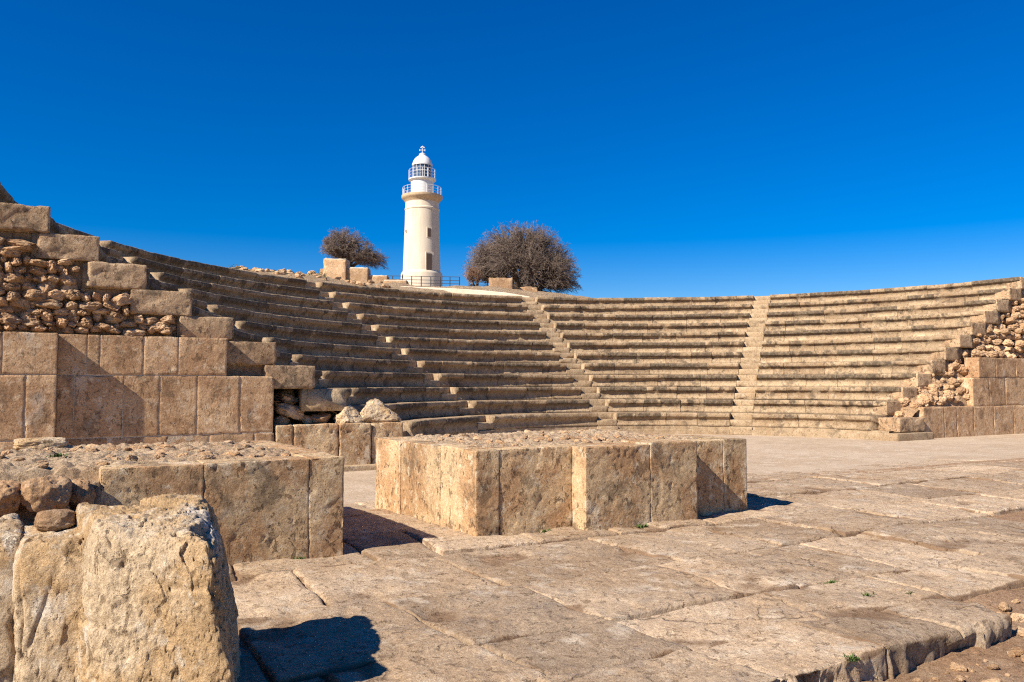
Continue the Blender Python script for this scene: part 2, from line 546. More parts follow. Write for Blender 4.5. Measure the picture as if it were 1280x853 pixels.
# paving slabs
def slab(corners, cell, seed, drop=.0, front=False):
    """corners: u0v0, u1v0, u1v1, u0v1"""
    c = np.array(corners, float)
    lu = max(np.linalg.norm(c[1] - c[0]), np.linalg.norm(c[2] - c[3]))
    lv = max(np.linalg.norm(c[3] - c[0]), np.linalg.norm(c[2] - c[1]))
    def ax(L):
        n = max(3, int(L / cell))
        b = np.linspace(0, 1, n + 1)
        e = .012 / L
        return np.concatenate([[0, e], b[1:-1], [1 - e, 1]])
    au, av = ax(lu), ax(lv)
    A, B = np.meshgrid(au, av, indexing='ij')
    nu, nv = A.shape
    A, B = A.ravel(), B.ravel()
    P = (c[0][None] * ((1 - A) * (1 - B))[:, None] + c[1][None] * (A * (1 - B))[:, None]
         + c[2][None] * (A * B)[:, None] + c[3][None] * ((1 - A) * B)[:, None])
    U, V = P[:, 0], P[:, 1]
    Q = np.stack([U, V, U * 0], 1)
    de = np.minimum(np.minimum(A, 1 - A) * lu, np.minimum(B, 1 - B) * lv)
    rs = np.random.RandomState(seed)
    kr = facet(Q * np.array([1, 1, 0]) + np.array([0, 0, .3]), 2.6, 5.)
    wv = .008 + .022 * sstep(-.25, .55, fbm(Q * 1.7 + seed, 3))
    er = np.exp(-(de / wv) ** 1.3)
    z = pave_z(U, V) + drop + .010 * kr + (rs.uniform(-1, 1) * (A - .5) + rs.uniform(-1, 1) * (B - .5)) * .018
    rough = fbm(Q * 3.2, 4) * .012 + fbm(Q * 11, 3) * .009 + fbm(Q * 28, 2) * .005
    hollow = sstep(.10, .48, fbm(Q * 1.15 + 31, 3))
    ed = np.clip(fbm(Q * 2.2 + 60, 2) * 1.4 + .55, .05, 1)
    silt = sstep(.45, .9, hollow)
    z = z + rough * (1 - .8 * silt) - hollow * .028 - er * .030 * ed
    low = np.clip(er * .75 * ed + .75 * np.exp(-de / .05) * sstep(-.05, .4, fbm(Q * 2.6 + 70, 3)) + hollow * .7 + np.clip(-rough * 18, 0, .3), 0, 1)
    idx = np.arange(nu * nv).reshape(nu, nv)
    q = [np.stack([idx[:-1, :-1], idx[1:, :-1], idx[1:, 1:], idx[:-1, 1:]], -1).reshape(-1, 4)]
    Vt = [np.stack([U, V, z], 1)]
    lows = [low]
    # skirt
    ring = np.concatenate([idx[:, 0], idx[-1, 1:], idx[-2::-1, -1], idx[0, -2:0:-1]])
    top = Vt[0][ring]
    base = len(U)
    depths = (.04, .10, .17, .24, .31) if front else (.09,)
    prev = ring
    cen = c.mean(0)
    for j, dp in enumerate(depths):
        b = top.copy()
        b[:, 2] = np.minimum(top[:, 2] - dp, top[:, 2] - .02)
        if front:
            bu = .09 * facet(np.stack([b[:, 0], b[:, 1], b[:, 2] * .5], 1), 3.2, 2.) + .03 * facet(b, 10.) + .035 * fbm(np.stack([b[:, 0] * 3.2, b[:, 1] * 3.2, b[:, 2] * 1.2], 1), 3) + .10 * np.minimum(0, pn(np.stack([b[:, 0] * 2.3 + seed, b[:, 1], b[:, 2] * .4], 1)))
            # only the open side is weathered
            w = (np.abs(top[:, 1] - c[:2, 1].min()) < .12)
            b[:, 1] -= np.where(w, bu + .01, 0)
        Vt.append(b)
        lows.append(np.full(len(ring), .12))
        nx = np.arange(base, base + len(ring))
        q.append(np.stack([prev, np.roll(prev, -1), np.roll(nx, -1), nx], 1)[:, ::-1])
        prev = nx
        base += len(ring)
    return np.concatenate(Vt), np.concatenate(q), np.concatenate(lows)

vb = [3.12, 3.72, 4.42, 5.55, 6.88, 8.15, 9.55, 11.1]
cutsU = [
    [-.6, .95, 2.25, 3.30, 4.22, 5.02, 5.68],
    [-.9, .45, 1.35, 2.30, 3.27, 4.55, 5.78, 6.75, 7.9, 9.1],
    [-.5, 1.05, 2.15, 3.20, 4.52, 5.05, 6.35, 7.4, 8.5, 9.7],
    [.2, 1.75, 3.08, 4.80, 6.2, 7.15, 8.7, 9.9, 11.3, 12.8],
    [-.3, 1.4, 2.55, 3.22, 4.25, 5.2, 6.48, 7.6, 8.75, 10.3, 11.8, 13.2, 14.7],
    [-.3, 1.2, 2.5, 3.75, 5.2, 6.6, 7.75, 8.5, 9.85, 11.2, 12.6, 14.1, 15.5, 17.0],
    [2.2, 3.7, 5.5, 7.5, 8.9, 10.4, 12.2, 13.6, 15.2, 17.0, 18.4],
]
r2 = random.Random(11)
def jv(i, u):
    """course lines wander a little"""
    return vb[i] + .09 * float(pn(np.array([[u * .45, i * 3.3, 0.]]))[0]) + (.035 * (u - 4.5) if i == 3 else 0) * (u > 4.5)
for ci, cuts in enumerate(cutsU):
    for k in range(len(cuts) - 1):
        ua, ub = cuts[k], cuts[k + 1]
        s1, s2 = .06 * math.sin(ua * 7 + ci), .06 * math.sin(ub * 7 + ci)
        g_ = .009
        cs = [(ua + g_ - s1, jv(ci, ua) + g_), (ub - g_ - s2, jv(ci, ub) + g_), (ub - g_ + s2, jv(ci + 1, ub) - g_), (ua + g_ + s1, jv(ci + 1, ua) - g_)]
        cell = .026 if ci < 3 else (.034 if ci < 5 else .06)
        V_, F_, L_ = slab(cs, cell, ci * 20 + k + 1, r2.uniform(-.012, .012), front=(ci == 0))
        obj('paving_slab', V_, F_, M['paving'], pv, attrs={'low': L_})

# ------------------------------------------------------------------ seating
def arc_block(k, tA, tB, seed, depth=None, foot=True, jit=True):
    """seat stone of row k between two edge functions tA(r) > tB(r) (angles in radians)"""
    rs = np.random.RandomState(seed)
    Rk, zk = rowR(k), rowZ(k)
    dR = rs.uniform(-.02, .02) if jit else 0
    dz = rs.uniform(-.011, .011) if jit else 0
    D = depth or (TR + .24)
    prof = [(D, -RI + .0), (.035, -RI), (.075, -RI + .07), (.115, -.30), (.105, -.215), (.055, -.165), (.008, -.135), (0., -.12), (0., -.08), (0., -.034), (.028, 0), (.08, 0.0), (.3, -.004), (D, -.004)]
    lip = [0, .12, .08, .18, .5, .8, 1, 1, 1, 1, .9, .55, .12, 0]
    arc = abs(tA(Rk) - tB(Rk)) * Rk
    ns = max(3, int(arc / .085))
    s = np.concatenate([[0, .008 / arc], np.linspace(0, 1, ns + 1)[1:-1], [1 - .008 / arc, 1]])
    nsn, npn = len(s), len(prof)
    V, L = [], []
    for (pr, pz), l in zip(prof, lip):
        r = Rk + pr + dR
        a, b = tA(r), tB(r)
        t = a + (b - a) * s
        V.append(np.stack([CU + r * np.cos(t), CV + r * np.sin(t), np.full(nsn, zk + pz + dz)], 1))
        L.append(np.full(nsn, l))
    V = np.array(V)                     # np, ns, 3
    ctr = np.array([CU, CV, 0])
    P = V.reshape(-1, 3)
    rdir = P - ctr; rdir[:, 2] = 0
    rdir /= np.linalg.norm(rdir, axis=1)[:, None]
    n = fbm(P * 3.1, 3) * .011 + fbm(P * 9 + 4, 2) * .006
    ch = sstep(.12, .5, fbm(P * 2.6 + 33, 3))
    lipf = np.repeat([0, 0, 0, 0, 0, .3, 1, 1, 1, 1, 1, .3, 0, 0], nsn)
    push = n + ch * lipf * .05
    front = np.repeat([0, 1, 1, 1, 1, 1, 1, 1, 1, 1, 1, .6, .2, 0], nsn)
    P = P + rdir * (push * front)[:, None]
    P[:, 2] -= ch * lipf * np.repeat([0, 0, 0, 0, 0, 0, 0, 0, 0, .5, 1, .5, 0, 0], nsn) * .02
    idx = np.arange(npn * nsn).reshape(npn, nsn)
    q = np.stack([idx[:-1, :-1], idx[:-1, 1:], idx[1:, 1:], idx[1:, :-1]], -1).reshape(-1, 4).tolist()
    q += [idx[:, 0][::-1].tolist()[::-1], idx[:, -1].tolist()[::-1]]
    q += [[idx[-1, j], idx[-1, j + 1], idx[0, j + 1], idx[0, j]] for j in range(nsn - 1)]
    return P, q, np.array(L).ravel()

def stair_edge(deg, side):             # side +1: the edge at larger angle
    return lambda r: stair_ang(deg, r) + side * math.asin((WST / 2) / r)
def plane_edge(v, left):
    def f(r):
        a = math.asin((v - CV) / r)
        return math.pi - a if left else a
    return f

edges = [(plane_edge(VL, True), stair_edge(STAIRS[0], 1))]
for i in range(3):
    edges.append((stair_edge(STAIRS[i], -1), stair_edge(STAIRS[i + 1], 1)))
edges.append((stair_edge(STAIRS[3], -1), plane_edge(VR, False)))
wlabels = [
    'short stone seating section whose end blocks step up above the rubble wall',
    'curved stone seating section lying in deep shade below the ruined stepped wall',
    'curved stone seating section below the lighthouse, shaded at one end and sunlit at the other',
    'fully sunlit curved seating section between two stairways, beside the large bare tree',
    'sunlit seating section with black lichen patches, ending in stepped blocks by the rubble slope',
]
wedges = []
r3 = random.Random(21)
sd = 100
for w, (ea, eb) in enumerate(edges):
    am = (ea(11) + eb(11)) / 2
    e = empty('seating_section', (CU + R0 * math.cos(am), CV + R0 * math.sin(am), FLOOR))
    tag(e, wlabels[w], 'seating', 'curved stone seating sections')
    wedges.append(e)
    for k in range(1, NR + 1):
        if w == 0 and k <= 2: continue
        Rk = rowR(k)
        arc = (ea(Rk) - eb(Rk)) * Rk
        cuts, s = [0.0], 0.0
        while True:
            s += r3.uniform(.75, 1.75)
            if s > arc - .6: break
            cuts.append(s / arc)
        cuts.append(1.0)
        for c0, c1 in zip(cuts[:-1], cuts[1:]):
            gp = .007 / Rk
            fa = (lambda r, c=c0: ea(r) + (eb(r) - ea(r)) * c - (gp if c > 0 else 0))
            fb = (lambda r, c=c1: ea(r) + (eb(r) - ea(r)) * c + (gp if c < 1 else 0))
            sd += 1
            P, q, L = arc_block(k, fa, fb, sd)
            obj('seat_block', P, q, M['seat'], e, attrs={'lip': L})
    # the kerb under the first row
    if w > 0:
        k1 = []
        fa, fb = ea, eb
        ns = 60
        t0, t1 = (ea(R0), eb(R0))
        if w == 1: t0 += .02
        if w == 4: t1 -= .075
        tt = np.linspace(t0, t1, ns)
        pr = [(-.02, FLOOR - .1), (-.02, Z0 - .13), (-.005, Z0 - .12), (.05, Z0 - .118), (.05, Z0 - .006), (.9, Z0 - .006)]
        P = np.array([[(CU + (R0 + a) * math.cos(t), CV + (R0 + a) * math.sin(t), z) for t in tt] for a, z in pr]).reshape(-1, 3)
        P[:, 2] += .006 * fbm(P * 3, 3)
        idx = np.arange(len(P)).reshape(len(pr), ns)
        q = np.stack([idx[:-1, :-1], idx[:-1, 1:], idx[1:, 1:], idx[1:, :-1]], -1).reshape(-1, 4)
        obj('kerb', P, q, M['step'], e, smooth=False)

slabels = [
    'steep narrow stone stairway at the edge of the shaded seating, by the end blocks',
    'narrow stone stairway between the shaded seating and the section below the lighthouse',
    'sunlit narrow stone stairway climbing towards the large bare tree',
    'sunlit narrow stone stairway climbing to the rim with only blue sky above',
]
for si, deg in enumerate(STAIRS):
    a = R(deg)
    er, et = np.array([math.cos(a), math.sin(a), 0]), np.array([-math.sin(a), math.cos(a), 0])
    cen = np.array([CU, CV, 0])
    e = empty('stairway', tuple(cen + er * R0 + np.array([0, 0, FLOOR])))
    tag(e, slabels[si], 'stairway', 'stairways between the seating sections')
    for k in range(1, NR + 1):
        if si == 0 and k == 1: continue
        for half in (0, 1):
            zt = rowZ(k) - (.225 if half == 0 else 0.004)
            r0 = rowR(k) + (.06 if half == 0 else .40)
            r1 = rowR(k) + (TR + .2)
            a = stair_ang(deg, rowR(k) + .3)
            er, et = np.array([math.cos(a), math.sin(a), 0]), np.array([-math.sin(a), math.cos(a), 0])
            V, F_ = rough_block(r1 - r0, WST - .012, .225, .09, .014, .006, .02, k * 7 + half + si * 50)
            V = V + np.array([0, 0, zt - .1125])
            W = cen + er * ((r0 + r1) / 2 + V[:, :1]) + et * V[:, 1:2]
            W[:, 2] = V[:, 2]
            obj('step', W, F_, M['step'], e)
    a = stair_ang(deg, R0)
    er, et = np.array([math.cos(a), math.sin(a), 0]), np.array([-math.sin(a), math.cos(a), 0])
    V, F_ = rough_block(.95, WST + .02, .28, .1, .012, .004, .01, 77 + si)
    W = cen + er * (R0 + .46 + V[:, :1]) + et * V[:, 1:2]
    W[:, 2] = V[:, 2] + Z0 - .148
    if si: obj('step', W, F_, M['step'], e)
    # solid bedding under the steps
    bed = []
    V, F_, _ = boxgrid(1, WST + .3, 1, 10, .01)
    P, Q = [], []
    for k in range(1, NR + 1):
        a = stair_ang(deg, rowR(k) + .3)
        er, et = np.array([math.cos(a), math.sin(a), 0]), np.array([-math.sin(a), math.cos(a), 0])
        b = np.array([[rowR(k) + .25, rowZ(k) - 1.3], [rowR(k) + TR + .3, rowZ(k) - .235]])
        W = np.where(V[:, :1] < 0, b[0, 0], b[1, 0])
        Z = np.where(V[:, 2] < 0, b[0, 1], b[1, 1])
        pt = cen + er * W + et * V[:, 1:2]
        pt[:, 2] = Z
        Q += (F_ + len(P) * len(V)).tolist()
        P.append(pt)
    obj('bedding', np.concatenate(P), Q, M['fill'], e, smooth=False)

# ------------------------------------------------------------------ left retaining wall
LW = empty('retaining_wall', (1.5, 16.2, FLOOR))
tag(LW, 'tall retaining wall of squared blocks with rubble masonry above, behind the broken-edged platform', 'wall', 'ashlar retaining walls at the ends of the seating')
WF = 15.90
zt, zm, zl = 2.415, 1.707, .62
def course(parent, us, v0, v1, z0, z1, mat, gap=.02, **kw):
    for a, b in zip(us[:-1], us[1:]):
        ashlar('stone_block', parent, mat, a + gap / 2, b - gap / 2, v0 + rng.uniform(-.006, .006), v1, z0 + gap / 2, z1 - gap / 2, **kw)
# px -> U on the wall plane, measured once from the joints
course(LW, [.05, .50, .70, 1.40, 1.98, 2.845], WF, WF + .45, zm, zt, M['ashlar'], .018, cell=.035, bev=.006, chip=.008, pit=.008, fac=.005)
course(LW, [.05, .32, 1.09, 1.68, 2.32, 3.08, 3.72], WF, WF + .45, zl, zm, M['ashlar'], .018, cell=.035, bev=.006, chip=.008, pit=.008, fac=.005)
course(LW, [.05, .86, 1.86, 2.55, 3.36, 3.74], WF, WF + .45, FLOOR - .1, zl, M['ashlar'], .018, cell=.06, pit=.015)
# buttress
BF = WF - .27
course(LW, [-3.2, -1.9, -.74, .055], BF, WF + .45, zm, zt, M['ashlar'], .018, cell=.035, bev=.006, chip=.008, pit=.008, fac=.005)
course(LW, [-3.2, -1.5, -.40, .055], BF, WF + .45, zl, zm, M['ashlar'], .018, cell=.035, bev=.006, chip=.008, pit=.008, fac=.005)
course(LW, [-3.2, -1.8, -.75, .055], BF, WF + .45, FLOOR - .1, zl, M['ashlar'], .018, cell=.06)
# mortar bed, a little behind the faces
def solid(name, parent, mat, boxes, smooth=False):
    P, Q, n = [], [], 0
    for (u0, u1, v0, v1, z0, z1) in boxes:
        P += [(u0, v0, z0), (u1, v0, z0), (u1, v1, z0), (u0, v1, z0), (u0, v0, z1), (u1, v0, z1), (u1, v1, z1), (u0, v1, z1)]
        Q += [[n + i for i in f] for f in ((0, 3, 2, 1), (4, 5, 6, 7), (0, 1, 5, 4), (1, 2, 6, 5), (2, 3, 7, 6), (3, 0, 4, 7))]
        n += 8
    return obj(name, P, Q, mat, parent, smooth=smooth)
solid('mortar', LW, M['mortar'], [(-3.18, .04, BF + .008, WF + .43, FLOOR - .1, zt - .02), (.045, 2.83, WF + .008, WF + .431, FLOOR - .1, zt - .022), (2.832, 3.70, WF + .009, WF + .432, FLOOR - .1, zm - .02)])

# end of each seating row: cut blocks proud of the rubble
def Lu(k): return CU - math.sqrt(rowR(k) ** 2 - (VL - CV) ** 2)
def Ru(k): return CU + math.sqrt(rowR(k) ** 2 - (VR - CV) ** 2)
for k in range(4, NR + 1):
    u1 = Lu(k) + .012
    w = 1.0 + rng.uniform(-.05, .08)
    ashlar('end_block', LW, M['endblock'], u1 - w, u1, VL - .07 + rng.uniform(-.02, .02), VL + .6, rowZ(k) - RI + .01, rowZ(k) + .01, cell=.035, bev=.02, amp=.012, chip=.05, pit=.012, fac=.012)
# rubble fill: stepped mass behind the stones
fillb = []
for k in range(3, NR + 1):
    u1 = Lu(k) - .03
    fillb.append((u1 - .80, u1 + (.0 if k > 3 else 0), VL + (.04 if k > 4 else 1.0) + .002 * k, VL + 3.5, FLOOR, rowZ(k) - RI + .02))
fillb.append((-7, Lu(NR) - .82, VL + .15, VL + 3.4, FLOOR, rowZ(NR) + .0))
solid('rubble_fill', LW, M['fill'], fillb)

stones = []
for i in range(14):
    v, f = stone_shape(200 + i, 3, .35 if i % 2 else .15, .20, 2.6, 15)
    stones.append(mesh('rubble_stone', v, f, M['rubble'], smooth=False))
chunks = []
for i in range(8):
    v, f = stone_shape(300 + i, 4, .3, .18, 2.2, 15)
    chunks.append(mesh('rubble_stone', v, f, M['rubble']))

def under_left(u):
    z = 9
    for k in range(3, NR + 1):
        if Lu(k) - .99 < u < Lu(k): z = min(z, rowZ(k) - RI)
    return z if z < 9 else (rowZ(2) if u > Lu(3) else rowZ(NR))
r4 = random.Random(31)
z = zt + .09
row = 0
cnt = 0
while z < 5.6:
    hh = r4.uniform(.10, .20)
    u = -2.6 + r4.uniform(0, .2)
    while u < 3.0:
        w = r4.choice((r4.uniform(.09, .18), r4.uniform(.16, .3), r4.uniform(.26, .46)))
        uc = u + w / 2
        top = min(under_left(uc - w * .4), under_left(uc + w * .4))
        if z + hh * .3 < top and z - hh / 2 > zt - .05:
            h2 = min(hh * r4.uniform(.8, 1.25), (top - z) * 2 + .1)
            place('rubble_stone', r4.choice(stones), (uc, VL + .06 + r4.uniform(-.05, .05), z + r4.uniform(-.03, .03)),
                  (r4.uniform(-.2, .2), r4.uniform(-.18, .18), r4.uniform(-.4, .4) + (math.pi if r4.random() < .5 else 0)), (w * 1.2, r4.uniform(.34, .5), h2 * 1.32), LW)
            cnt += 1
        u += w + r4.uniform(-.01, .05)
    z += hh * .92
    row += 1

for i in range(170):
    uc = r4.uniform(-2.2, 2.9); z = r4.uniform(zt, 5.2)
    if z > under_left(uc) - .02: continue
    w = r4.uniform(.06, .15)
    place('rubble_stone', r4.choice(stones), (uc, VL + .01 + r4.uniform(-.05, .04), z), (r4.uniform(-.5, .5), r4.uniform(-.5, .5), r4.uniform(0, 6)), (w * 1.3, w * 1.2, w * .9), LW)

# low wall below, with two boulders, and the collapsed corner behind it
LP = empty('low_wall', (5.0, 16.1, FLOOR))
tag(LP, 'low wall of upright blocks at the foot of the seating, carrying two rough boulders', 'wall')
for a, b in ((3.755, 4.10), (4.10, 5.02), (5.02, 5.70), (5.70, 6.40)):
    ashlar('stone_block', LP, M['platform'], a + .008, b - .008, WF + rng.uniform(-.012, .012), WF + .45, FLOOR - .08, .754 + rng.uniform(-.01, .01), cell=.03, bev=.02, amp=.016, chip=.04, pit=.035)
ashlar('plinth', LP, M['step'], 3.9, 6.6, WF - .25, WF + .1, FLOOR - .1, FLOOR + .09, cell=.08)
# earth and broken stones in the gap
A, B = np.meshgrid(np.linspace(3.45, 8.0, 60), np.linspace(WF + .3, 20.4, 56), indexing='ij')
A, B = A.ravel(), B.ravel()
Pn = np.stack([A, B, A * 0], 1)
rr = np.hypot(A - CU, B - CV)
zz = .45 + .75 * sstep(8.2, 10.5, rr) + .10 * fbm(Pn * 2.2, 4) - .8 * sstep(8.25, 7.9, rr)
idx = np.arange(60 * 56).reshape(60, 56)
q = np.stack([idx[:-1, :-1], idx[1:, :-1], idx[1:, 1:], idx[:-1, 1:]], -1).reshape(-1, 4)
obj('rubble_fill', np.stack([A, B, zz], 1), q, M['fill'], LP)
for i in range(34):
    u = r4.uniform(3.9, 6.2); v = r4.uniform(WF + .55, WF + 1.6)
    r_ = math.hypot(u - CU, v - CV)
    if r_ < 8.5: continue
    s = r4.uniform(.14, .42)
    zb = .45 + .75 * float(sstep(8.2, 10.5, r_))
    place('broken_stone', r4.choice(stones), (u, v, zb + s * .15), (r4.uniform(-.5, .5), r4.uniform(-.5, .5), r4.uniform(0, 6)), (s * 1.3, s, s * .8), LP)
for (u, v, zc, s, ro) in ((4.15, WF + .45, 1.02, (.62, .5, .30), (.2, .35, .3)), (4.0, WF + .5, .80, (.35, .3, .3), (0, 0, .4)), (4.75, WF + .42, .84, (.42, .35, .24), (.1, 0, .7)), (4.5, WF + .5, .82, (.34, .3, .2), (.1, .2, .2))):
    place('broken_stone', r4.choice(chunks), (u, v, zc), ro, s, LP)

def boulder(name, seed, loc, size, rot, label, cat='boulder', mat=None, sub=5, boxy=.3, amp=.22, planes=9, group=None, dens=1):
    v, f = stone_shape(seed, sub, boxy, amp, 1.5, planes)
    v = v * np.array(size)
    c, s = math.cos(rot), math.sin(rot)
    v = np.stack([v[:, 0] * c - v[:, 1] * s, v[:, 0] * s + v[:, 1] * c, v[:, 2]], 1)
    n = v / np.linalg.norm(v, axis=1)[:, None]
    v = v + n * (fbm(v * 7 + seed, 4) * .03 * min(size))[:, None]
    v = v + np.array(loc) - np.array([0, 0, v[:, 2].min()])
    o = obj(name, v, f, mat or M['rock'])
    tag(o, label, cat, group)
    return o
def cone_boulder(seed, u0, u1, v0, v1, z0, h, peak, label):
    v, f = stone_shape(seed, 5, .35, .18, 1.6, 9)
    zz = v[:, 2] + .5
    k = 1 - .62 * sstep(.1, 1.0, zz)
    v = np.stack([(v[:, 0] + (0)) * k + (peak - .5) * (1 - k) * 1.2, v[:, 1] * k, zz], 1)
    v = v * np.array([u1 - u0, v1 - v0, h])
    v = v + fbm(v * 6 + seed, 4)[:, None] * np.array([.03, .03, .02])
    v[:, 2] -= np.percentile(v[:, 2], 3)
    o = obj('boulder', v + np.array([(u0 + u1) / 2, (v0 + v1) / 2, z0]), f, M['rock'])
    tag(o, label, 'boulder')
cone_boulder(41, 4.90, 5.72, WF - .0, WF + .55, .70, .46, .45, 'smaller rough tan boulder sitting on the low wall')
cone_boulder(47, 5.40, 6.50, WF + .0, WF + .60, .70, .58, .42, 'larger peaked tan boulder at the end of the low wall')
o = ashlar('loose_slab', None, M['step'], 6.55, 7.25, 16.3, 16.75, FLOOR + .01, .36, cell=.05, bev=.03, chip=.05)
tag(o, 'low broken stone slab at the foot of the shaded seating', 'stone')

# ------------------------------------------------------------------ right retaining wall
RW = empty('retaining_wall', (29, 16.9, FLOOR))
tag(RW, 'stepped retaining wall of reddish blocks below a slope of pale rubble', 'wall', 'ashlar retaining walls at the ends of the seating')
RF = 16.05
za, zb_, zc_ = .815, 1.78, 2.46
course(RW, [24.12, 25.2, 25.9, 26.83], RF, RF + .5, FLOOR - .1, za, M['ashlar'], .004, cell=.06, bev=.008, pit=.015)
course(RW, [26.83, 28.0, 29.2, 30.2, 32, 34], RF, RF + .5, FLOOR - .1, za, M['ashlar'], .004, cell=.06, bev=.008, pit=.015)
course(RW, [26.83, 27.8, 28.75, 30.0, 31.3, 33, 35], RF, RF + .5, za, zb_, M['ashlar'], .004, cell=.06, bev=.008, pit=.015)
course(RW, [27.2, 28.2, 29.4, 30.3, 32, 34, 35], RF, RF + .5, zb_, zc_, M['ashlar'], .004, cell=.06, bev=.008, pit=.015)
solid('mortar', RW, M['mortar'], [(24.14, 26.82, RF + .02, RF + .49, FLOOR - .1, za - .015), (26.845, 33.9, RF + .02, RF + .49, FLOOR - .1, zb_ - .015), (27.22, 33.9, RF + .021, RF + .489, zb_ - .1, zc_ - .015)])
ashlar('end_block', RW, M['endblock'], 22.7, 24.0, VR - .75, VR + .1, .06, .50, cell=.05, bev=.03, amp=.03, chip=.07, pit=.03)
ashlar('plinth', RW, M['step'], 22.3, 24.1, VR - .95, VR + .3, FLOOR - .1, .045, cell=.08, bev=.02)
for k in range(1, NR + 1):
    if k < 2: continue
    u0 = Ru(k) + .02
    ashlar('end_block', RW, M['endblock'], u0, u0 + .80 + rng.uniform(-.06, .04), VR - .05 + rng.uniform(-.02, .02), VR + .5, rowZ(k) - RI + .01, rowZ(k) - .005, cell=.05, bev=.02, amp=.012, chip=.05, pit=.02)
# rubble: a face under the seat ends and a slope spilling behind the low wall
fb = []
for k in range(1, NR + 1):
    fb.append((Ru(k) + .05, Ru(k) + .86, VR + .32 + .002 * k, VR + 3.5, FLOOR, rowZ(k) - RI + .02))
fb.append((Ru(NR) + .84, 38, VR + .35, VR + 3.5, FLOOR, rowZ(NR) - .4))
solid('rubble_fill', RW, M['fill'], fb)
def under_right(u):
    z = 9
    for k in range(1, NR + 1):
        if Ru(k) - .02 < u < Ru(k) + .85: z = min(z, rowZ(k) - RI)
    return z if z < 9 else (rowZ(NR) - RI if u > Ru(NR) else -9)
def slope_v(u, z):
    """stones bulge out towards the wall low down"""
    return VR + .25 - .25 * max(0, min(1, (under_right(u) - z) / 1.2))
def slope_z(U, V):
    U = np.asarray(U, float); V = np.asarray(V, float)
    P = np.stack([U, V, U * 0], 1)
    z = .72 + np.clip((V - RF - .15) / .6, 0, 1.3) * np.clip((U - 23.2) * .46, .0, 1.75) + .07 * fbm(P * 2.5, 4) + .05 * fbm(P * 7, 3)
    return z - .75 * sstep(24.2, 22.9, U)
A, B = np.meshgrid(np.linspace(22.8, 27.6, 100), np.linspace(RF + .12, RF + 1.1, 36), indexing='ij')
A, B = A.ravel(), B.ravel()
idx = np.arange(100 * 36).reshape(100, 36)
q = np.stack([idx[:-1, :-1], idx[1:, :-1], idx[1:, 1:], idx[:-1, 1:]], -1).reshape(-1, 4)
obj('rubble_fill', np.stack([A, B, slope_z(A, B)], 1), q, M['fill'], RW)
for i in range(190):
    u = r4.uniform(23.0, 27.2); v = RF + .25 + .65 * r4.random()
    zz = float(slope_z([u], [v])[0])
    if zz > under_right(u) + .1: continue
    w = r4.uniform(.12, .40)
    place('rubble_stone', r4.choice(stones), (u, v, zz + w * .08), (r4.uniform(-.4, .4), r4.uniform(-.4, .4), r4.uniform(0, 6.2)), (w * 1.2, w, w * .75), RW)
z = .1
while z < 5.3:
    hh = r4.uniform(.16, .28)
    u = 23.4
    while u < 35:
        w = r4.uniform(.22, .55)
        uc = u + w / 2
        top = min(under_right(uc - w * .4), under_right(uc + w * .4))
        wt = -9 if uc < 24.1 else (za if uc < 26.8 else (zb_ if uc < 27.2 else zc_))
        if z < top + .02 and z > wt + .02 and uc > 26.9:
            back = 1.0 if z < wt + .4 else .4
            place('rubble_stone', r4.choice(stones), (uc, max(slope_v(uc, z) - .1, RF + .42 * back) + r4.uniform(-.10, .10), z + r4.uniform(-.05, .05)),
                  (r4.uniform(-.4, .4), r4.uniform(-.4, .4), r4.uniform(0, 6.2)), (w, r4.uniform(.3, .5), min(hh * 1.15, max(.12, (top - z) * 2 + .12))), RW)
        u += w * .95
    z += hh * .9

# ------------------------------------------------------------------ platforms on the stage
def core_top(parent, u0, u1, v0, v1, z0, cell, seed, skirt=.3):
    nu, nv = int((u1 - u0) / cell) + 1, int((v1 - v0) / cell) + 1
    A, B = np.meshgrid(np.linspace(u0, u1, nu), np.linspace(v0, v1, nv), indexing='ij')
    A, B = A.ravel(), B.ravel()
    P = np.stack([A, B, A * 0 + seed], 1)
    # angular lumps: cells of a jittered grid
    n = fbm(P * np.array([3.5, 3.5, 1]), 4)
    lumps = np.abs(pn(P * np.array([5.2, 5.2, 1]) + 7)) ** .7
    lumps2 = np.abs(pn(P * np.array([12, 12, 1]) + 3)) ** .7
    lumps3 = np.abs(pn(P * np.array([24, 24, 1]) + 1))
    z = z0 + .030 * n + .060 * (lumps - .4) + .034 * (lumps2 - .35) + .012 * (lumps3 - .3)
    ed = np.minimum(np.minimum(A - u0, u1 - A), np.minimum(B - v0, v1 - B))
    z = z - .02 * np.exp(-ed / .08)
    idx = np.arange(nu * nv).reshape(nu, nv)
    q = np.stack([idx[:-1, :-1], idx[1:, :-1], idx[1:, 1:], idx[:-1, 1:]], -1).reshape(-1, 4).tolist()
    V = np.stack([A, B, z], 1)
    ring = np.concatenate([idx[:, 0], idx[-1, 1:], idx[-2::-1, -1], idx[0, -2:0:-1]])
    b = V[ring].copy(); b[:, 2] = z0 - skirt
    n0 = len(V)
    nx = np.arange(n0, n0 + len(ring))
    q += np.stack([prev_ for prev_ in (ring, np.roll(ring, -1), np.roll(nx, -1), nx)], 1)[:, ::-1].tolist()
    return obj('rubble_core', np.concatenate([V, b]), q, M['topfill'], parent)

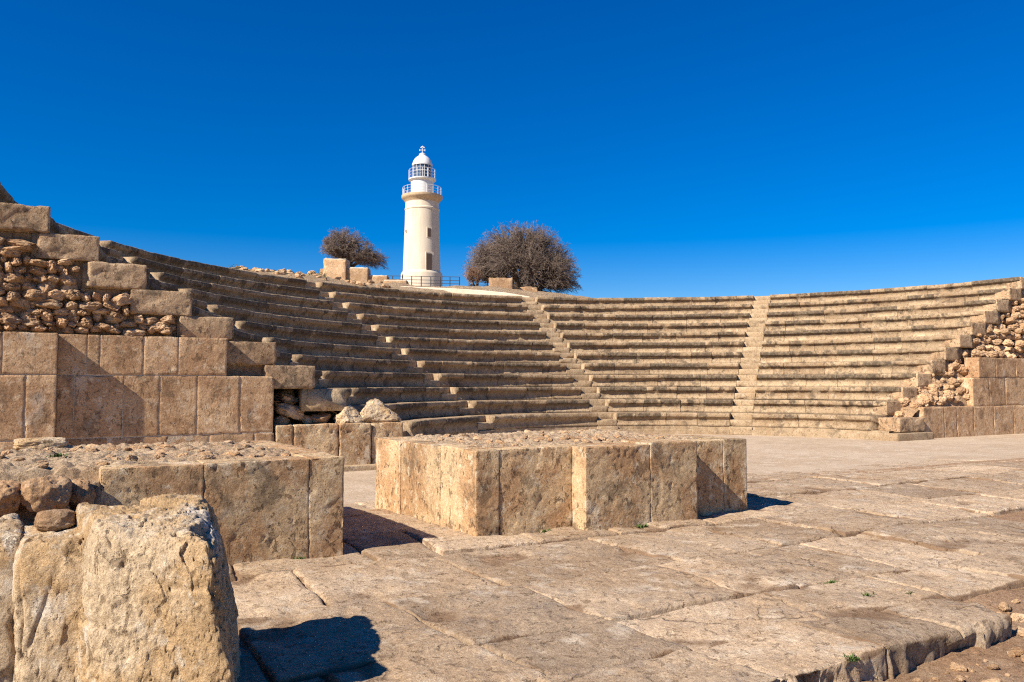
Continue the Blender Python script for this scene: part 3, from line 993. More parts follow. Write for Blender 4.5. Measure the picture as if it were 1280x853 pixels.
kw = dict(cell=.018, bev=.005, amp=.007, chip=.008, pit=.009, freq=2.6, pitf=17.0, fac=.006)
CB = empty('stone_platform', (5.6, 8.8, 0))
tag(CB, 'square stone platform with a projecting pier and sunlit side, standing alone on the paving', 'platform', 'stone platforms on the stage')
H = .872
b0 = -.09
ashlar('stone_slab', CB, M['platform'], 3.745, 4.015, 7.36, 8.22, b0, H + .0, **kw)
ashlar('stone_slab', CB, M['platform'], 3.735, 4.02, 8.222, 8.60, b0, H - .012, **kw)
ashlar('stone_slab', CB, M['platform'], 3.742, 4.01, 8.602, 9.38, b0, H - .02, **kw)
ashlar('stone_slab', CB, M['platform'], 3.73, 4.02, 9.382, 10.25, b0, H - .03, **kw)
ashlar('stone_slab', CB, M['platform'], 4.017, 4.91, 7.361, 7.72, b0, H + .0, **kw)
ashlar('pier_slab', CB, M['platform'], 4.912, 5.78, 7.102, 7.65, b0, H + .004, **kw)
ashlar('pier_slab', CB, M['platform'], 5.782, 6.462, 7.10, 7.65, b0, H + .02, **kw)
ashlar('stone_slab', CB, M['platform'], 6.464, 7.10, 7.342, 7.65, b0, H - .004, **kw)
ashlar('stone_slab', CB, M['platform'], 7.102, 7.49, 7.34, 8.3, b0, H + .0, **kw)
ashlar('stone_slab', CB, M['platform'], 7.12, 7.48, 8.306, 9.3, b0, H - .02, cell=.06)
ashlar('stone_slab', CB, M['platform'], 7.10, 7.49, 9.306, 10.25, b0, H - .02, cell=.06)
ashlar('stone_slab', CB, M['platform'], 4.03, 7.09, 9.95, 10.24, b0, H - .03, cell=.06)
core_top(CB, 3.99, 7.14, 7.60, 10.0, H - .004, .022, 4.0)
for i in range(60):
    s = r4.uniform(.04, .11)
    place('core_stone', r4.choice(stones), (r4.uniform(4.1, 7.0), r4.uniform(7.75, 9.9), H - s * .02), (r4.uniform(-.3, .3), r4.uniform(-.3, .3), r4.uniform(0, 6)), (s * 1.4, s * 1.1, s * .6), CB)

LB = empty('stone_platform', (1.0, 8.8, 0))
tag(LB, 'stone platform with rounded cobbles at its broken corner, behind the eroded upright rock', 'platform', 'stone platforms on the stage')
ashlar('stone_slab', LB, M['platform'], .35, 1.137, 7.345, 7.72, b0, H - .01, **kw)
ashlar('stone_slab', LB, M['platform'], 1.139, 2.044, 7.345, 7.72, b0, H - .004, **kw)
ashlar('stone_slab', LB, M['platform'], 2.046, 2.37, 7.345, 8.4, b0, H + .0, **kw)
ashlar('stone_slab', LB, M['platform'], 2.04, 2.37, 8.406, 9.4, b0, H - .01, cell=.05)
ashlar('stone_slab', LB, M['platform'], 2.05, 2.36, 9.406, 10.35, b0, H - .02, cell=.05)
ashlar('stone_slab', LB, M['platform'], -2.6, 2.04, 10.1, 10.36, b0, H - .04, cell=.08)
core_top(LB, -2.6, 2.07, 7.62, 10.14, H - .004, .024, 9.0, skirt=.9)
core_top(LB, -2.6, .36, 7.34, 7.64, H - .10, .024, 12.0, skirt=.8)
for i in range(80):
    s = r4.uniform(.04, .12)
    place('core_stone', r4.choice(stones), (r4.uniform(-1.2, 2.0), r4.uniform(7.7, 10.0), H - s * .02), (r4.uniform(-.3, .3), r4.uniform(-.3, .3), r4.uniform(0, 6)), (s * 1.4, s * 1.1, s * .6), LB)
# cobbles along the broken corner
for (u, v, zc, sx, sy, sz, ro) in ((-.03, 7.22, .70, .37, .34, .31, .2), (-.33, 7.25, .66, .34, .36, .33, 1.0), (-.64, 7.25, .66, .32, .3, .32, 2.1), (.20, 7.30, .68, .20, .26, .24, .4), (.24, 7.22, .48, .28, .3, .18, .5), (-.06, 7.2, .40, .42, .34, .2, 0.), (-.42, 7.2, .36, .36, .3, .24, 1.2), (-.95, 7.25, .6, .36, .34, .36, .1), (.12, 7.16, .22, .4, .34, .26, 2.), (-.3, 7.14, .12, .4, .36, .3, .9), (-.7, 7.14, .2, .42, .36, .36, .6), (-1.0, 7.14, .2, .42, .36, .36, .6)):
    place('cobble', r4.choice(chunks), (u, v, zc), (r4.uniform(-.15, .15), r4.uniform(-.15, .15), ro), (sx, sy, sz), LB)
o = boulder('flat_stone', 77, (-.10, 9.95, H - .02), (.50, .30, .13), .1, 'flat rough stone lying on top of the platform with cobbles', 'stone', boxy=.75, amp=.12, planes=4)

# ------------------------------------------------------------------ foreground rocks
def warp_rock(name, label, base, top, zb, ztop, cell, seed, amp, cat='rock', notch=None):
    """base/top: four corners (u,v) front-left, front-right, back-right, back-left; ztop: four heights"""
    V, F_, _ = boxgrid(1, 1, 1, cell, .012)
    a, b, c = V[:, 0] + .5, V[:, 1] + .5, V[:, 2] + .5
    def bil(q):
        q = np.array(q, float)
        if q.ndim == 1: q = q[:, None]
        return q[0] * ((1 - a) * (1 - b))[:, None] + q[1] * (a * (1 - b))[:, None] + q[2] * (a * b)[:, None] + q[3] * ((1 - a) * b)[:, None]
    lo, hi = bil(base), bil(top)
    cs = c ** 1.6
    uv = lo * (1 - cs)[:, None] + hi * cs[:, None]
    zh = bil(ztop)[:, 0]
    P = np.stack([uv[:, 0], uv[:, 1], zb + (zh - zb) * c], 1)
    # rounded edges
    q = V * 2
    m = np.sort(np.abs(q), 1)
    e2 = np.clip((m[:, 1] - .72) / .28, 0, 1) ** 2
    ctr = np.array([P[:, 0].mean(), P[:, 1].mean(), (zb + zh.mean()) / 2])
    din = ctr - P; din /= np.linalg.norm(din, axis=1)[:, None]
    P = P + din * (e2 * .045 * (.5 + 1.2 * np.clip(fbm(P * 2.4 + seed, 3) + .4, 0, 1.2)))[:, None]
    n = -din
    s = np.array([1, 1, .8])
    d = amp * fbm(P * 1.7 * s + seed, 4, .5) * .9
    d = d + amp * .8 * np.clip(facet(P * np.array([1, 1, .6]), 2.3, seed), -1.2, .45) + amp * .22 * facet(P * np.array([1, 1, .8]), 9.5, seed + 1) + amp * .15 * facet(P, 28, seed + 2)
    d = d + .009 * fbm(P * 14 + seed, 4, .75)
    d = d - .012 * sstep(.93, .99, ridge(P * np.array([1.5, 1.5, 1.1]) + seed * 1.7, 1))
    d = d - .026 * sstep(.22, .42, fbm(P * np.array([15, 15, 9]) + 5, 3)) * sstep(-.1, .25, fbm(P * 3 + 9, 2))
    P = P + n * d[:, None]
    if notch is not None:
        (nu, nv, nz), rr_, dp = notch
        dd = np.linalg.norm((P - np.array([nu, nv, nz])) / np.array(rr_), axis=1)
        P = P + din * (dp * (1 - sstep(.4, 1.0, dd)))[:, None]
    o = obj(name, P, F_, M['rock'])
    tag(o, label, cat)
    return o
warp_rock('eroded_rock', 'large eroded upright rock with pale top and pitted face, in front of the platform',
          [(.20, 4.36), (.80, 3.82), (1.03, 5.10), (.075, 5.12)], [(.20, 4.40), (.66, 3.99), (.82, 5.04), (.12, 5.10)], -.3, (.80, .82, .90, .91), .011, 3.0, .066,
          notch=((.70, 4.2, .83), (.12, .2, .10), .05))
warp_rock('eroded_rock', 'narrow eroded upright rock squeezed against the large pale-topped rock',
          [(-.13, 4.78), (.24, 4.66), (.16, 5.22), (-.20, 5.25)], [(-.14, 4.82), (.24, 4.70), (.16, 5.2), (-.17, 5.2)], -.3, (.72, .76, .79, .78), .02, 8.0, .04)
warp_rock('eroded_rock', 'eroded rock with a purple-grey knob, cut off by the picture edge',
          [(-.95, 5.0), (-.10, 4.90), (-.12, 5.5), (-.95, 5.5)], [(-.9, 5.05), (-.12, 4.96), (-.14, 5.45), (-.9, 5.45)], -.3, (.76, .76, .82, .82), .024, 14.0, .06)
RBK = [(.03, 5.08, .81, (.20, .20, .11), 'squarish tan stone wedged behind the narrow eroded rock'),
       (-.20, 5.65, .55, (.24, .2, .13), 'small orange flat stone lying below the cobbles'),
       (.10, 5.9, .40, (.3, .3, .4), 'reddish stone standing in the gap behind the eroded rocks')]
for i, (u, v, zc, s, lb) in enumerate(RBK):
    boulder('wedged_stone', 90 + i, (u, v, zc - s[2] * .5), s, .3 * i, lb, 'stone', mat=M['rubble'], sub=4, boxy=.7, amp=.12, planes=5)
# packed stones that carry them, between rocks and platform
PK = empty('rubble_pile', (-.3, 6.1, -.05))
tag(PK, 'packed rubble filling the gap between eroded rocks and the cobbled platform', 'rubble')
A, B = np.meshgrid(np.linspace(-1.6, .40, 50), np.linspace(5.0, 7.35, 56), indexing='ij')
A, B = A.ravel(), B.ravel()
Pn = np.stack([A, B, A * 0], 1)
zz = -.1 + .62 * sstep(.42, .15, A + .05 * pn(Pn * 2)) * (1 - .25 * sstep(5.4, 7.0, B)) + .05 * fbm(Pn * 3, 3) - .07
idx = np.arange(50 * 56).reshape(50, 56)
q = np.stack([idx[:-1, :-1], idx[1:, :-1], idx[1:, 1:], idx[:-1, 1:]], -1).reshape(-1, 4)
obj('earth_fill', np.stack([A, B, zz], 1), q, M['fill'], PK)
for i in range(40):
    u = r4.uniform(-1.3, .25); v = r4.uniform(5.2, 7.0); s = r4.uniform(.12, .32)
    zz_ = -.1 + .62 * (1 - .25 * float(sstep(5.4, 7.0, v))) - .07
    place('packed_stone', r4.choice(chunks), (u, v, zz_ - s * .05), (r4.uniform(-.3, .3), r4.uniform(-.3, .3), r4.uniform(0, 6)), (s * 1.2, s, s * .7), PK)

# ------------------------------------------------------------------ loose stones and weeds
def dz1(u, v): return float(dirt_z(np.array([u]), np.array([v]))[0])
for i in range(90):
    u = r4.uniform(3.9, 6.6)
    v = r4.uniform(2.35, 3.0) if u < 5.7 else r4.uniform(2.5, 3.55)
    s = min(.15, .018 + r4.expovariate(30))
    o = place('loose_stone', r4.choice(stones), (u, v, dz1(u, v) + s * .22), (r4.uniform(-.4, .4), r4.uniform(-.4, .4), r4.uniform(0, 6)), (s * 1.35, s, s * .8))
    tag(o, ('fist-sized pale stone' if s > .085 else 'small pale stone' if s > .045 else 'tiny pale pebble') + ' lying loose on the earth below the paving edge', 'stone', 'loose stones below the paving edge')
def weed(u, v, zb, s, label, seed):
    rs = np.random.RandomState(seed)
    V, F_ = [], []
    for i in range(70):
        a = rs.uniform(0, 6.28); L = s * rs.uniform(.4, 1); t = rs.uniform(.25, 1.2)
        b = np.array([u, v, zb]) + np.array([rs.normal() * s * .5, rs.normal() * s * .25, 0])
        d = np.array([math.cos(a) * math.sin(t), math.sin(a) * math.sin(t), math.cos(t)])
        w = np.cross(d, [0, 0, 1]); w = w / (np.linalg.norm(w) + 1e-6) * L * .14
        n = len(V)
        V += [b, b + d * L * .5 + w, b + d * L + np.array([0, 0, -L * .15]), b + d * L * .5 - w]
        F_.append((n, n + 1, n + 2, n + 3))
    o = obj('weed', V, F_, M['leaf'], smooth=False)
    tag(o, label, 'weed', 'weeds in the paving joints')
def pz1(u, v): return float(pave_z(np.array([u]), np.array([v]))[0]) - .02
for i, (u, v, s, lb) in enumerate(((4.56, 7.30, .075, 'small green weed at the foot of the platform left of its pier'), (5.62, 7.05, .08, 'small green weed at the foot of the projecting pier'), (1.95, 7.28, .06, 'small green weed at the foot of the platform with cobbles'), (5.33, 4.36, .05, 'tiny green weed on the worn slab near the paving edge'), (5.25, 3.98, .05, 'green weed in a paving joint near the earth edge'), (5.6, 3.86, .045, 'tiny weed at the end of a paving joint'), (3.95, 3.10, .05, 'green weed in the crack of the paving edge'), (.05, 8.6, .06, 'green weed growing on top of the cobbled platform'))):
    weed(u, v, (H if i == 7 else pz1(u, v)), s, lb, 500 + i)

# ------------------------------------------------------------------ the hill: lighthouse, ruins, trees, fence
def lathe(name, prof, ctr, mat, parent, n=64, smooth=True):
    V, F_ = [], []
    for r, z in prof:
        for j in range(n):
            a = 2 * math.pi * j / n
            V.append((ctr[0] + r * math.cos(a), ctr[1] + r * math.sin(a), z))
    for i in range(len(prof) - 1):
        for j in range(n):
            F_.append((i * n + j, i * n + (j + 1) % n, (i + 1) * n + (j + 1) % n, (i + 1) * n + j))
    F_.append([i for i in range(n)][::-1])
    F_.append([(len(prof) - 1) * n + i for i in range(n)])
    o = obj(name, V, F_, mat, parent, smooth=smooth)
    if smooth:
        me = o.data
        try:
            me.set_sharp_from_angle(angle=R(35))
        except Exception:
            pass
    return o
def tube(pts, r, n=6):
    pts = [np.array(p, float) for p in pts]
    V, F_ = [], []
    for i, p in enumerate(pts):
        d = pts[min(i + 1, len(pts) - 1)] - pts[max(i - 1, 0)]
        d = d / np.linalg.norm(d)
        a = np.cross(d, [0, 0, 1.]) if abs(d[2]) < .9 else np.cross(d, [1., 0, 0])
        a /= np.linalg.norm(a); b = np.cross(d, a)
        for j in range(n):
            t = 2 * math.pi * j / n
            V.append(p + r * (a * math.cos(t) + b * math.sin(t)))
    for i in range(len(pts) - 1):
        for j in range(n):
            F_.append((i * n + j, i * n + (j + 1) % n, (i + 1) * n + (j + 1) % n, (i + 1) * n + j))
    F_.append(list(range(n))[::-1]); F_.append([(len(pts) - 1) * n + j for j in range(n)])
    return V, F_
def join(parts):
    V, F_ = [], []
    for v, f in parts:
        n = len(V)
        V += [tuple(p) for p in v]
        F_ += [[n + i for i in q_] for q_ in f]
    return V, F_
def ring_pts(c, r, z, n=40):
    return [(c[0] + r * math.cos(2 * math.pi * j / n), c[1] + r * math.sin(2 * math.pi * j / n), z) for j in range(n + 1)]

LC = np.array([45.0, 105.5])
px = .1128                        # metres to one photograph pixel at this distance
zB = 15.25
def Zl(y): return 15.53 + (357 - y) * px
LH = empty('lighthouse', (LC[0], LC[1], zB))
tag(LH, 'white round lighthouse with railed galleries, lantern and dome, standing on the hill', 'lighthouse')
lathe('base', [(26 * px, zB - 3), (26 * px, Zl(344)), (25.6 * px, Zl(342.5)), (23.6 * px, Zl(340))], LC, M['plaster'], LH)
lathe('tower', [(23.5 * px, Zl(340)), (23.0 * px, Zl(325)), (22.2 * px, Zl(300)), (21.4 * px, Zl(275)), (21.2 * px, Zl(263)), (21.8 * px, Zl(262.5)), (21.8 * px, Zl(261)), (21.0 * px, Zl(260)), (20.8 * px, Zl(253))], LC, M['plaster'], LH)
lathe('gallery_cornice', [(20.8 * px, Zl(253)), (22 * px, Zl(251)), (23.6 * px, Zl(249.2)), (25.2 * px, Zl(247.8)), (25.8 * px, Zl(246.5)), (25.8 * px, Zl(244.2)), (13 * px, Zl(244))], LC, M['cornice'], LH)
lathe('lantern_drum', [(14.2 * px, Zl(244)), (14.2 * px, Zl(226)), (15.2 * px, Zl(225)), (17.2 * px, Zl(224)), (17.4 * px, Zl(222.5)), (12 * px, Zl(222.3))], LC, M['white'], LH)
lathe('lantern_glass', [(11.6 * px, Zl(222.3)), (11.6 * px, Zl(204.5))], LC, M['lampglass'], LH, 32)
def toward(dpx, depth=1):        # angle on the tower facing the camera, offset dpx to the right
    cdir = -LC / np.linalg.norm(LC)
    return math.atan2(cdir[1], cdir[0]), dpx
cang = math.atan2(-LC[1], -LC[0])
for j in range(14):
    a = cang + 2 * math.pi * (j + .5) / 14
    p = LC + 11.8 * px * np.array([math.cos(a), math.sin(a)])
    v, f = tube([(p[0], p[1], Zl(222.3)), (p[0], p[1], Zl(204))], .04, 5)
    obj('glazing_bar', v, f, M['white'], LH, smooth=False)
v, f = join([tube(ring_pts(LC, 11.8 * px, Zl(213)), .03, 4)])
obj('glazing_ring', v, f, M['white'], LH, smooth=False)
lathe('dome', [(12.9 * px, Zl(205.5)), (12.9 * px, Zl(203.8)), (12.2 * px, Zl(202)), (11.4 * px, Zl(199.5)), (9.6 * px, Zl(196.5)), (7 * px, Zl(194)), (4.6 * px, Zl(192.4)), (4.0 * px, Zl(191.5)), (4.2 * px, Zl(190.3)), (2.4 * px, Zl(189)), (.6 * px, Zl(188.5))], LC, M['white'], LH)
v, f = join([tube([(LC[0], LC[1], Zl(189)), (LC[0], LC[1], Zl(179.5))], .05, 5)])
fin = obj('weather_vane', v, f, M['white'], LH, smooth=False)
cr = np.array([math.cos(cang + math.pi / 2), math.sin(cang + math.pi / 2)])
def lp(dx, y): return (LC[0] + cr[0] * dx * px, LC[1] + cr[1] * dx * px, Zl(y))
v, f = join([tube([lp(-3.2, 185), lp(3.2, 185)], .05, 5), tube([lp(-2, 182.2), lp(0, 180.5), lp(2.5, 182)], .1, 5), tube([lp(-3.2, 184), lp(-3.2, 186)], .06, 4), tube([lp(3.2, 184), lp(3.2, 186)], .06, 4)])
obj('vane_arms', v, f, M['white'], fin, smooth=False)
def railing(r, z0, z1, n, name):
    root = []
    for j in range(n):
        a = 2 * math.pi * j / n
        p = LC + r * np.array([math.cos(a), math.sin(a)])
        v, f = tube([(p[0], p[1], z0), (p[0], p[1], z1 + .03)], .032, 4)
        obj(name + '_post', v, f, M['white'], LH, smooth=False)
    v, f = join([tube(ring_pts(LC, r, z0 + (z1 - z0) * t), (.03 if t == 1.0 else .02), 4) for t in (.33, .66, 1.0)])
    obj(name + '_rails', v, f, M['white'], LH, smooth=False)
railing(24.4 * px, Zl(244.2), Zl(234), 18, 'gallery_railing')
railing(16.8 * px, Zl(222.4), Zl(211), 16, 'upper_railing')
def wall_box(name, dx, y0, y1, w, rwall, mat, proud=.06, parent=LH):
    s_ = math.asin(max(-1, min(1, dx * px / rwall)))
    a = cang + s_
    n = np.array([math.cos(a), math.sin(a)]); t = np.array([-n[1], n[0]])
    c = LC + n * (rwall * math.cos((w * px / 2) / rwall) - .1)
    V = []
    for dn in (-.15, .1 + proud):
        for dt in (-w * px / 2, w * px / 2):
            for zz in (Zl(y1), Zl(y0)):
                V.append((c[0] + n[0] * dn + t[0] * dt, c[1] + n[1] * dn + t[1] * dt, zz))
    F_ = [(0, 1, 3, 2), (4, 6, 7, 5), (0, 4, 5, 1), (2, 3, 7, 6), (1, 5, 7, 3), (0, 2, 6, 4)]
    return obj(name, V, F_, mat, parent, smooth=False)
wf = wall_box('window', 9, 287, 300, 6.6, 21.9 * px, M['plaster'], .10)
wall_box('window_opening', 8.6, 288.5, 299, 4.2, 21.9 * px, M['darkopen'], .13, wf)
wf = wall_box('window', -19.0, 289, 292.5, 3.2, 21.9 * px, M['plaster'], .10)
wall_box('window_opening', -19.0, 289.6, 292, 2.0, 21.9 * px, M['darkopen'], .13, wf)
df = wall_box('doorway', 9.5, 318, 340.5, 10.5, 23.1 * px, M['plaster'], .10)
wall_box('door', 8.8, 320, 340.3, 7.0, 23.1 * px, M['darkopen'], .16, df)
wall_box('base_window', -23.5, 345, 350, 3.0, 26 * px, M['darkopen'], .04)

def tz(u, v): return float(terrain(np.array([u]), np.array([v]))[0])

# ruined stepped wall: masonry lumps with pale tops
RU = empty('ruined_wall', (15.3, 46.4, 6.5))
tag(RU, 'ruined stepped stone wall with pale tops, below the small bare tree', 'wall')
yd = R(29.5)
fw, rt = np.array([math.sin(yd), math.cos(yd)]), np.array([math.cos(yd), -math.sin(yd)])
def at(x, d): # point at bearing x (right per forward) and forward distance d
    return fw * d + rt * (x * d)
def masonry(x0, x1, d, z0, z1, thick, name='masonry_block', mat=None, seed=0, parent=RU, cope=True):
    L = (x1 - x0) * d
    V, F_ = rough_block(L, thick, z1 - z0, .16, .05, .05, .12, seed or rng.randint(1, 999), .04, 1.6, 3)
    c = at((x0 + x1) / 2, d + thick / 2)
    W = np.stack([c[0] + rt[0] * V[:, 0] + fw[0] * V[:, 1], c[1] + rt[1] * V[:, 0] + fw[1] * V[:, 1], V[:, 2] + (z0 + z1) / 2], 1)
    o = obj(name, W, F_, mat or M['rubble'], parent)
    if cope:
        V, F_ = rough_block(L * .97, thick * .95, .12, .16, .03, .02, .05, 5)
        W = np.stack([c[0] + rt[0] * V[:, 0] + fw[0] * V[:, 1], c[1] + rt[1] * V[:, 0] + fw[1] * V[:, 1], V[:, 2] + z1], 1)
        obj('pale_top', W, F_, M['limewash'], o)
def X(p): return (p - 640) / 1012.2
def ZZ(y, d): return CAM_H + (480.7 - y) / 1012.2 * d
masonry(X(405), X(434), 48, 5.5, ZZ(323.5, 48), 1.2)
masonry(X(433.5), X(461), 48.2, 5.5, ZZ(334, 48), 1.1)
masonry(X(460.5), X(485), 48.4, 5.5, ZZ(343.5, 48), 1.0)
masonry(X(480), X(509), 45.5, 5.5, ZZ(350.5, 45.5), .9)
masonry(X(400), X(406), 48.6, 5.5, ZZ(333, 48), .8, cope=False)
masonry(X(405), X(410), 48.1, 6, ZZ(320, 48), .5, cope=False)
# stones strewn over the mound
for i in range(120):
    x = r4.uniform(-.40, -.155); d = r4.uniform(37.5, 47)
    p = at(x, d)
    if math.hypot(p[0] - CU, p[1] - CV) < 19.5: continue
    s = r4.uniform(.12, .42)
    o = place('mound_stone', r4.choice(stones), (p[0], p[1], tz(*p) + s * .12), (r4.uniform(-.4, .4), r4.uniform(-.4, .4), r4.uniform(0, 6)), (s * 1.3, s, s * .7))
    tag(o, ('large' if s > .31 else 'middling' if s > .2 else 'small') + ' weathered stone strewn over the mound above the shaded seating', 'stone', 'stones on the mound')
for i in range(16):
    x = r4.uniform(-.36, -.2); d = r4.uniform(39, 46)
    p = at(x, d)
    if math.hypot(p[0] - CU, p[1] - CV) < 19.5: continue
    rs = np.random.RandomState(700 + i)
    V, F_ = [], []
    s = r4.uniform(.18, .32)
    for j in range(60):
        b = np.array([p[0], p[1], tz(*p)]) + rs.normal(size=3) * s * np.array([.5, .5, .2]) + np.array([0, 0, s * .3])
        d1, d2 = rs.normal(size=3), rs.normal(size=3)
        d1 *= s * .25 / np.linalg.norm(d1); d2 *= s * .2 / np.linalg.norm(d2)
        n = len(V); V += [b, b + d1, b + d2]; F_.append((n, n + 1, n + 2))
    o = obj('scrub', V, F_, M['scrub'], smooth=False)
    tag(o, 'small dry green scrub tuft growing on the mound', 'scrub', 'scrub on the mound')
# pale kerb wall along the crest
KW = []
pts = [at(X(p_), d_) for p_, d_ in ((500, 42.5), (530, 42), (565, 41.5), (600, 41), (632, 40.5), (662, 40))]
ys = (357.3, 358.6, 360.2, 362.4, 365.5, 370.5)
V, F_ = [], []
for (p, d_, y_) in zip(pts, (42.5, 42, 41.5, 41, 40.5, 40), ys):
    zt_ = ZZ(y_, d_)
    for off, zz in ((0, 5.2), (0, zt_ - .03), (.03, zt_), (.5, zt_), (.5, 5.2)):
        V.append((p[0] + fw[0] * off, p[1] + fw[1] * off, zz))
for i in range(len(pts) - 1):
    for j in range(4):
        F_.append((i * 5 + j, (i + 1) * 5 + j, (i + 1) * 5 + j + 1, i * 5 + j + 1))
F_ += [(0, 1, 2, 3, 4), tuple(range(len(V) - 1, len(V) - 6, -1))]
o = obj('parapet', V, F_, M['limewash'], smooth=False)
tag(o, 'low pale parapet along the crest in front of the lighthouse', 'wall')
# stub of masonry under the big tree
ST = empty('wall_stub', tuple(np.append(at(X(626), 50), 6.5)))
tag(ST, 'rough stone wall stub half hidden under the large bare tree', 'wall')
masonry(X(611), X(641), 50, 5.6, ZZ(346.5, 50), 1.0, parent=ST, cope=False)
masonry(X(640), X(664), 50.6, 5.6, ZZ(357, 50), .8, parent=ST, cope=False)
masonry(X(655), X(672), 46, 5.3, ZZ(358, 46), .5, parent=ST, cope=False)

# fence
def fence(p0, p1, d0, d1, y0, y1, n, hgt, label):
    e = empty('railing_fence', tuple(np.append(at(p0, d0), ZZ(y0, d0))))
    tag(e, label, 'fence', 'metal fences on the crest')
    P = []
    for i in range(n + 1):
        t = i / n
        q_ = at(p0 + (p1 - p0) * t, d0 + (d1 - d0) * t)
        zz = ZZ(y0 + (y1 - y0) * t, d0 + (d1 - d0) * t)
        P.append((q_[0], q_[1], zz))
        v, f = tube([(q_[0], q_[1], zz - 3.0), (q_[0], q_[1], zz + hgt)], .04, 5)
        obj('post', v, f, M['metal'], e, smooth=False)
    for k in (1.0, .62, .28):
        v, f = tube([(a, b, c + hgt * k) for a, b, c in P], .022, 4)
        obj('rail', v, f, M['metal'], e, smooth=False)
fence(X(478), X(574), 62, 60, 356, 358, 8, .72, 'thin dark metal railing in front of the lighthouse base')
fence(X(586), X(632), 60, 58, 358.5, 360, 4, .62, 'short dark metal railing beside the large bare tree')

# bare trees
def branch_strip(V, F_, pts, r0, r1, n=3):
    pts = np.array(pts)
    m = len(pts)
    d = np.gradient(pts, axis=0)
    d /= np.linalg.norm(d, axis=1)[:, None] + 1e-9
    ref = np.array([.3, .5, .81])
    a = np.cross(d, ref); a /= np.linalg.norm(a, axis=1)[:, None] + 1e-9
    b = np.cross(d, a)
    base = len(V)
    for i in range(m):
        r = r0 + (r1 - r0) * i / (m - 1)
        for j in range(n):
            t = 2 * math.pi * j / n
            V.append(pts[i] + r * (a[i] * math.cos(t) + b[i] * math.sin(t)))
    for i in range(m - 1):
        for j in range(n):
            F_.append((base + i * n + j, base + i * n + (j + 1) % n, base + (i + 1) * n + (j + 1) % n, base + (i + 1) * n + j))

def bare_tree(name, label, base, shape, nl, ntw, seed, trunk_r, mat='twig', droop=.3, tw=.02, sub=4, root=None):
    """shape(rs) -> a point on the crown surface relative to base, and the limb it hangs on is the nearest one"""
    rs = np.random.RandomState(seed)
    base = np.array(base, float)
    e = empty(name, tuple(base))
    tag(e, label, 'tree', 'bare trees on the hill')
    V, F_ = [], []
    nodes, ndir = [], []
    for i in range(nl):
        tip = shape(rs) * rs.uniform(.62, .85)
        st = np.array([rs.normal() * trunk_r, rs.normal() * trunk_r, 0])
        mid = st + (tip - st) * .5 + np.array([0, 0, .16 * np.linalg.norm(tip)]) + rs.normal(size=3) * .15
        t = np.linspace(0, 1, 9)[:, None]
        pts = (1 - t) ** 2 * st + 2 * t * (1 - t) * mid + t ** 2 * tip
        pts[1:-1] += rs.normal(size=(7, 3)) * .05
        branch_strip(V, F_, pts + base - np.array([0, 0, .25]) * (1 - t), trunk_r * rs.uniform(.5, .9), .035, 5)
        for q_ in pts[2:]:
            nodes.append(q_)
    nodes = np.array(nodes)
    obj('trunk', V, F_, M['bark'], e)
    V, F_ = [], []
    for i in range(ntw):
        tip = shape(rs)
        tip = tip * (1 - .5 * rs.uniform() ** 2.0) * rs.uniform(.95, 1.01)
        dd = np.linalg.norm(nodes - tip * .75, axis=1)
        st = nodes[np.argsort(dd)[rs.randint(0, 4)]]
        Lg = np.linalg.norm(tip - st)
        mid = (st + tip) / 2 + rs.normal(size=3) * .12 * Lg + np.array([0, 0, .12 * Lg])
        t = np.linspace(0, 1, 5)[:, None]
        pts = (1 - t) ** 2 * st + 2 * t * (1 - t) * mid + t ** 2 * tip
        branch_strip(V, F_, pts + base, tw * 1.3, tw * .5, 3)
        for s_ in range(sub):
            k = rs.randint(1, 5)
            o_ = pts[k]
            dr = tip - st
            dr = dr / (np.linalg.norm(dr) + 1e-6) + rs.normal(size=3) * .75
            dr[2] -= droop * rs.uniform()
            dr /= np.linalg.norm(dr)
            L2 = rs.uniform(.25, .5) * (.28 + .10 * np.linalg.norm(tip))
            p2 = o_ + dr * L2 * .5 + rs.normal(size=3) * .04
            p3 = o_ + dr * L2 + np.array([0, 0, -.08 * L2]) + rs.normal(size=3) * .04
            branch_strip(V, F_, np.array([o_, p2, p3]) + base, tw * .7, tw * .4, 3)
    obj('crown', V, F_, M[mat], e, smooth=False)
    return e

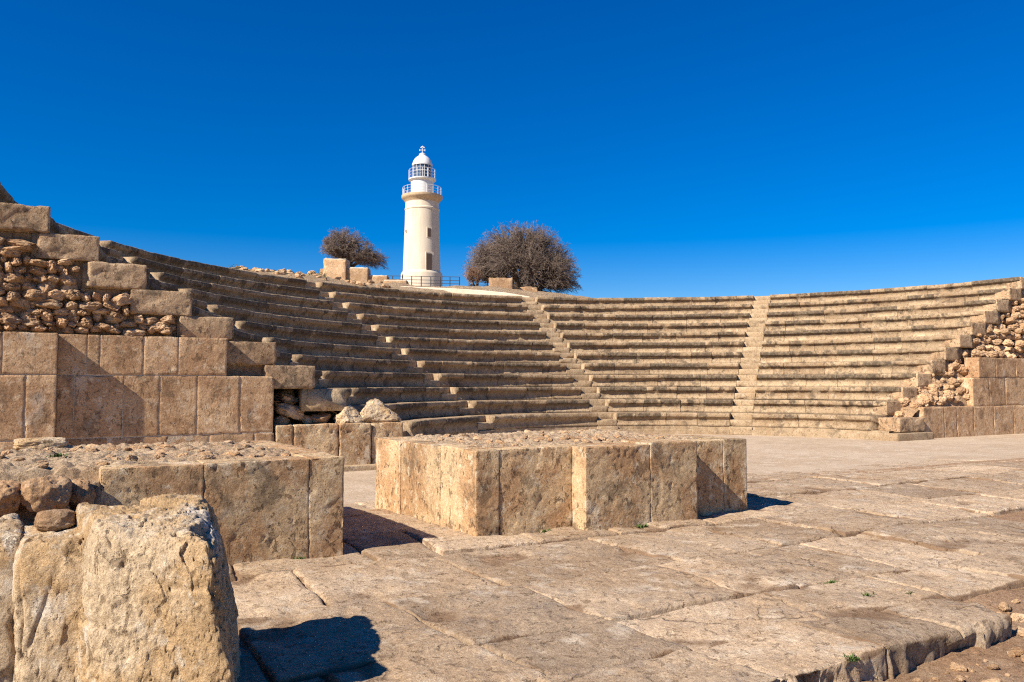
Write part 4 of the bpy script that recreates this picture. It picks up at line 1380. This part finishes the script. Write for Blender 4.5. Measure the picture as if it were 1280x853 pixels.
def big_shape(rs):
    a = rs.uniform(0, 2 * math.pi); el = math.asin(rs.uniform(-.02, 1))
    n = np.array([math.cos(a) * math.cos(el), math.sin(a) * math.cos(el), math.sin(el)])
    side = n[:2] @ rt
    rx = 4.25 if side > 0 else 4.45
    lumps = 1 + .11 * float(pn(n[None] * 2.6 + 3)[0]) + .06 * float(pn(n[None] * 6 + 8)[0])
    p = np.array([rt[0] * side, rt[1] * side]) * rx + fw * (n[:2] @ fw) * 3.6
    zt_ = 4.75 * max(n[2], 0) ** .9 + 0.3 + (.95 if side < -.1 else -.1) * (1 - n[2])
    return np.array([p[0] * lumps, p[1] * lumps, zt_ * lumps])
d_ = 60
bp = at(X(655), d_)
bare_tree('bare_tree', 'large dome-shaped leafless tree with dense grey-brown twigs on the rim', (bp[0], bp[1], ZZ(366, d_)), big_shape, 30, 4200, 5, .17, sub=9, tw=.016)
def small_shape(rs):
    a = rs.uniform(0, 2 * math.pi); el = math.asin(rs.uniform(-.1, 1))
    n = np.array([math.cos(a) * math.cos(el), math.sin(a) * math.cos(el), math.sin(el)])
    side = n[:2] @ rt
    lumps = 1 + .15 * float(pn(n[None] * 2.6 + 13)[0])
    xx = side * (2.9 if side > 0 else 1.75)
    p = rt * xx + fw * (n[:2] @ fw) * 1.9
    zz = 1.15 + 1.45 * n[2] - (.42 * max(0, xx - .2))
    return np.array([p[0] * lumps, p[1] * lumps, zz * lumps])
d_ = 56
bp = at(X(432), d_)
bare_tree('bare_tree', 'small windswept leafless tree leaning over the ruined stepped wall', (bp[0], bp[1], ZZ(333, d_)), small_shape, 18, 1300, 9, .12, sub=9, tw=.014)
def tuft_shape(rs):
    a = rs.uniform(0, 2 * math.pi); el = math.asin(rs.uniform(-.1, 1))
    n = np.array([math.cos(a) * math.cos(el), math.sin(a) * math.cos(el), math.sin(el)])
    return np.array([n[0] * .72, n[1] * .72, 1.0 + .62 * n[2]])
d_ = 58
bp = at(X(591.5), d_)
bare_tree('bare_tree', 'little reddish tree with one straight trunk next to the large dome-shaped tree', (bp[0], bp[1], ZZ(360, d_)), tuft_shape, 7, 200, 12, .11, mat='twig2', sub=4, tw=.013)

# supports of the far things reach the hill below them
print('objects', len(bpy.data.objects), 'rubble', cnt)
